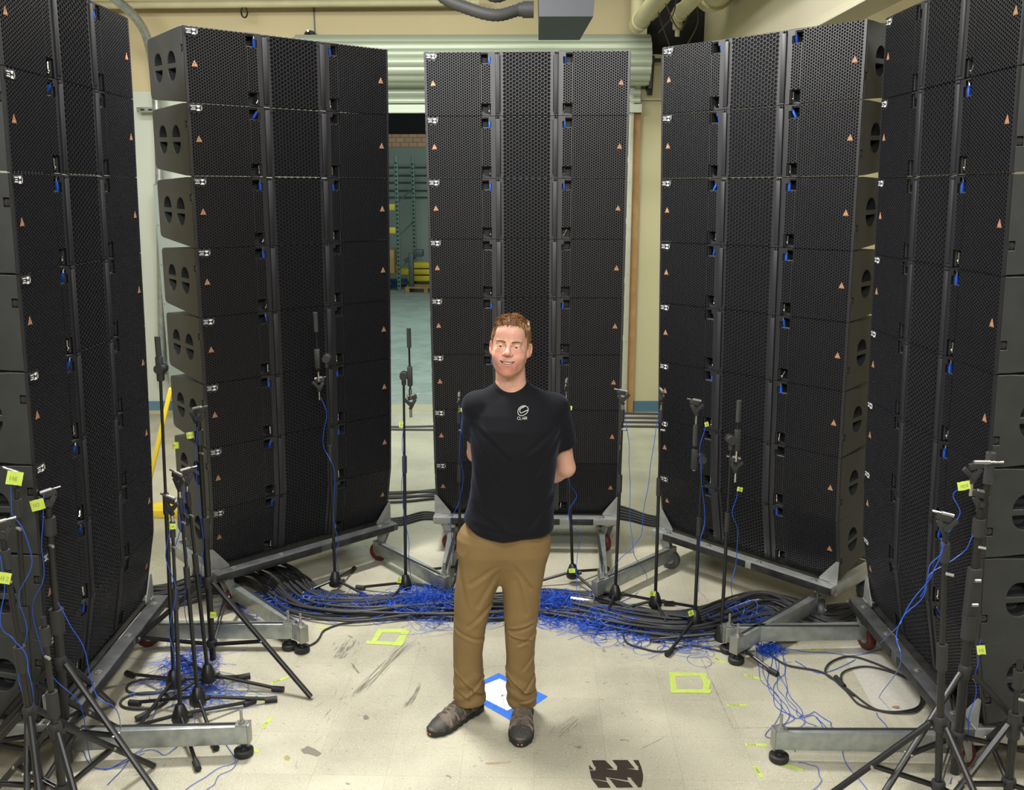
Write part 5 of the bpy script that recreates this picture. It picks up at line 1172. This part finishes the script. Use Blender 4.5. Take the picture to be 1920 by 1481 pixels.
def legd(P, A_, s_):
    d = prof(P, A_, 2.15); x, y, z = P; lowm = np.exp(-((z-.16)/.09)**2); kn = np.exp(-((z-.50)/.07)**2)
    d = d - lowm*.0035*np.sin(z*95+x*28*s_+np.sin(x*40+y*30)*1.1) - kn*.0012*np.sin(z*85-x*35*s_+.7) - .0035*nz3(P) - .0012*nz2(P)
    for a, b__, w_, am in ([((-.130, .225), (-.200, .165), .007, .013), ((-.26, .255), (-.185, .185), .006, .012), ((-.19, .185), (-.135, .135), .006, .010), ((-.26, .17), (-.20, .13), .006, .010), ((-.13, .42), (-.24, .47), .008, .008), ((-.10, .58), (-.19, .50), .010, .008), ((-.075, .78), (-.18, .70), .011, .009), ((-.07, .74), (-.15, .60), .012, .008), ((-.24, .80), (-.20, .60), .012, .006)] if s_ < 0 else
                          [((-.01, .475), (.085, .500), .007, .012), ((-.01, .445), (.075, .425), .006, .012), ((.10, .45), (.03, .415), .007, .008), ((-.035, .250), (.05, .165), .006, .014), ((.05, .165), (.11, .150), .006, .012), ((.10, .235), (.055, .18), .006, .010), ((.11, .13), (.04, .125), .006, .007), ((.09, .34), (.05, .29), .007, .007), ((.01, .78), (.08, .68), .011, .008), ((.02, .72), (.06, .56), .012, .008), ((.15, .80), (.12, .62), .012, .006)]):
        d = d - ridge(P, a, b__, w_, am)*np.where(y < 3.80, 1, .2)
    zl = .087 if s_ < 0 else .072
    return smax(smax(d, zl-z - .018*np.clip((y-3.76)/.1, 0, 1), .004), z-.90, .02)
for A_, s_ in ((LEGS[0], -1), (LEGS[1], 1)): TB.op(lambda P, A_=A_, s_=s_: legd(P, A_, s_), (-.34, 3.6, .0), (.25, 4., .95), .016)
TB.op(lambda P: smax(prof(P, HIP, 2.4) - .003*nz3(P) - .0015*nz2(P), np.maximum(P[2]-.96, .68-P[2]), .01), (-.3, 3.6, .62), (.25, 4., 1.), .035)
for cx_, cy_ in ((-.196, 3.80), (.043, 3.805)): TB.op(lambda P, cx_=cx_, cy_=cy_: capd(P, (cx_, cy_, .0), (cx_, cy_, .10), .062, .060), (-.35, 3.6, 0), (.2, 4., .2), .003, True)
TB.cap((-.046, 3.668, .74), (-.050, 3.662, .93), .0045, .0040, .003, True)   # fly seam
for sx, x0 in ((-1, -.215), (1, .140)): TB.cap((x0, 3.705, .79), (x0-sx*.060, 3.668, .90), .006, .005, .003, True)   # pocket openings
KH = mat('khaki_cloth', (.205, .130, .048), .75, 0, (4, .3, (.185, .117, .042)), (500, .2, .0006))
V3, Q3 = nets(TB.F, TB.x, TB.y, TB.z); tme, V3 = np_mesh('trousers', V3, Q3, KH, 1); trousers = link('trousers', tme, person)
# ---- shoes
def shoe(heel, toe, seed):
    h = Vector((*heel, 0)); t_ = Vector((*toe, 0)); dv = (t_-h); L_ = dv.length; a = math.atan2(dv.y, dv.x); Mx = Matrix.Translation(h) @ Matrix.Rotation(a, 4, 'Z')
    S1 = Field(np.arange(-.03, L_+.03, .0032), np.arange(-.07, .07, .0032), np.arange(-.005, .145, .0032))
    O_ = [(-.005, 0, .024), (.03, 0, .034), (.09, 0, .033), (.16, 0, .041), (.21, .003, .045), (.26, .006, .040), (L_-.012, .006, .026), (L_+.004, .006, .008)]; O_ = np.array(O_)*[1, 1, 1.16]
    def up_(P):
        x, y, z = P; cy = np.interp(x, O_[:, 0], O_[:, 1]); hw = np.interp(x, O_[:, 0], O_[:, 2]); top = np.interp(x, [-.01, .0, .03, .08, .12, .18, .23, L_-.02, L_+.004], [.05, .112, .118, .114, .104, .080, .062, .046, .030])
        q = np.sqrt(((y-cy)/hw)**2.0 + np.clip((z-.02)/(top-.02), 0, 9)**2.6); d = (q-1)*.030
        return np.maximum(smax(d, .012-z, .004), smax(-x-.004, x-L_-.002, .004)) - .0012*np.sin(x*150)*np.sin(z*170+y*60)
    S1.op(up_, (-1, -1, -1), (1, 1, 1), .001); S1.ell((.055, 0, .150), (.042, .026, .062), .004, True)
    v, q = nets(S1.F, S1.x, S1.y, S1.z); v = (np.c_[v, np.ones(len(v))] @ np.array(Mx).T)[:, :3]
    me_, v = np_mesh('shoe', v, q, D.materials.get('shoe_leather') or mat('shoe_leather', (.135, .108, .082), .75, 0, (26, .10, (.060, .048, .040)), (300, .4, .001)), 1)
    so = link('shoe', me_, person)
    S2 = Field(np.arange(-.03, L_+.03, .0035), np.arange(-.07, .07, .0035), np.arange(-.01, .05, .0035))
    def sl_(P):
        x, y, z = P; cy = np.interp(x, O_[:, 0], O_[:, 1]); hw = np.interp(x, O_[:, 0], O_[:, 2])+.005; hi = np.interp(x, [0, .1, .2, L_-.02, L_+.01], [.034, .026, .023, .030, .034])
        d = np.abs(y-cy)-hw - .0015*np.sign(np.sin(x*170)); d = smax(smax(d, z-hi, .004), .001+.0055*np.clip(np.sin(x*120), -.3, 1)*0-z, .002); return smax(d, np.maximum(-x-.010, x-L_-.008), .012)
    S2.op(sl_, (-1, -1, -1), (1, 1, 1), .001); v, q = nets(S2.F, S2.x, S2.y, S2.z); v = (np.c_[v, np.ones(len(v))] @ np.array(Mx).T)[:, :3]
    me_, v = np_mesh('sole', v, q, M['rub'], 1); link('sole', me_, so)
    MB().box((L_-.012, -.006, .010), (L_+.0078, .019, .023), Mx, bev=.004).build('toe_rubber', D.materials.get('gum_rubber') or mat('gum_rubber', (.50, .22, .09), .6), so)
    tc_ = MB(); tp_ = [(L_-.075+.066*i/8) for i in range(9)]
    tv = []; TOPX, TOPZ = [-.01, .0, .03, .08, .12, .18, .23, L_-.02, L_+.004], [.05, .112, .118, .114, .104, .080, .062, .046, .030]
    for x in tp_:
        cy = float(np.interp(x, O_[:, 0], O_[:, 1])); hw = float(np.interp(x, O_[:, 0], O_[:, 2])); top = float(np.interp(x, TOPX, TOPZ)); lift = .0012 if x > tp_[0] else .0
        for k in range(13):
            a2 = math.pi*k/12; cv = math.cos(a2); sv = max(0, math.sin(a2)); wv = math.copysign(abs(cv)**1.0, cv)
            zz2 = .02+(top-.02)*(max(0, 1-abs(wv)**2))**(1/2.6)*(1 if sv > 0 else 0) ; tv.append(Mx @ Vector((x, cy+wv*(hw+lift), max(.022, zz2+lift))))
    tc_.add(tv, [(i*13+k, i*13+k+1, (i+1)*13+k+1, (i+1)*13+k) for i in range(8) for k in range(12)]); tc_.build('toe_cap', D.materials.get('toe_cap') or mat('toe_cap', (.030, .027, .025), .6, 0, (60, .15, (.05, .045, .04))), so)
    lc_ = MB(); n = 6
    for k in range(n):
        x = .105+k*.019; zt_ = float(np.interp(x, [.08, .12, .18, .23], [.114, .104, .080, .062]))+.0015
        for s_ in (-1, 1): lc_.tube([Mx @ Vector((x, -s_*.021, zt_-.011)), Mx @ Vector((x+.008, 0, zt_+.003)), Mx @ Vector((x+.018, s_*.021, zt_-.018))], .0020, 6)
    for s_ in (-1, 1):
        lc_.tube(smooth([Mx @ Vector((.105, 0, .116)), Mx @ Vector((.100, s_*.022, .118)), Mx @ Vector((.118, s_*.038, .100)), Mx @ Vector((.130, s_*.030, .092)), Mx @ Vector((.110, 0, .116))], 6), .0018, 6)
    lc_.build('laces', D.materials.get('lace') or mat('lace', (.13, .095, .06), .7), so)
    ov = MB()
    for s_ in (-1, 1):
        for x0, x1 in ((.10, .075), (.14, .125), (.18, .172), (.215, .222)):
            def side(x, zf):
                cy = float(np.interp(x, O_[:, 0], O_[:, 1])); hw = float(np.interp(x, O_[:, 0], O_[:, 2])); top = float(np.interp(x, [-.01, .0, .03, .08, .12, .18, .23, L_-.02], [.05, .112, .118, .114, .104, .080, .062, .046]))
                z = .03+(top-.03)*zf; qz = ((z-.02)/(top-.02))**2.6; return Mx @ Vector((x, cy+s_*(hw*math.sqrt(max(0, 1-qz))+.001), z))
            ov.tube([side(x0, .82), side((x0+x1)/2, .5), side(x1, .15)], [.0030, .0042, .0050], 6)
    ov.build('overlay', D.materials.get('shoe_overlay') or mat('shoe_overlay', (.20, .165, .13), .65), so)
shoe((-.156, 3.876), (-.370, 3.655), 1); shoe((.056, 3.868), (.026, 3.567), 2)
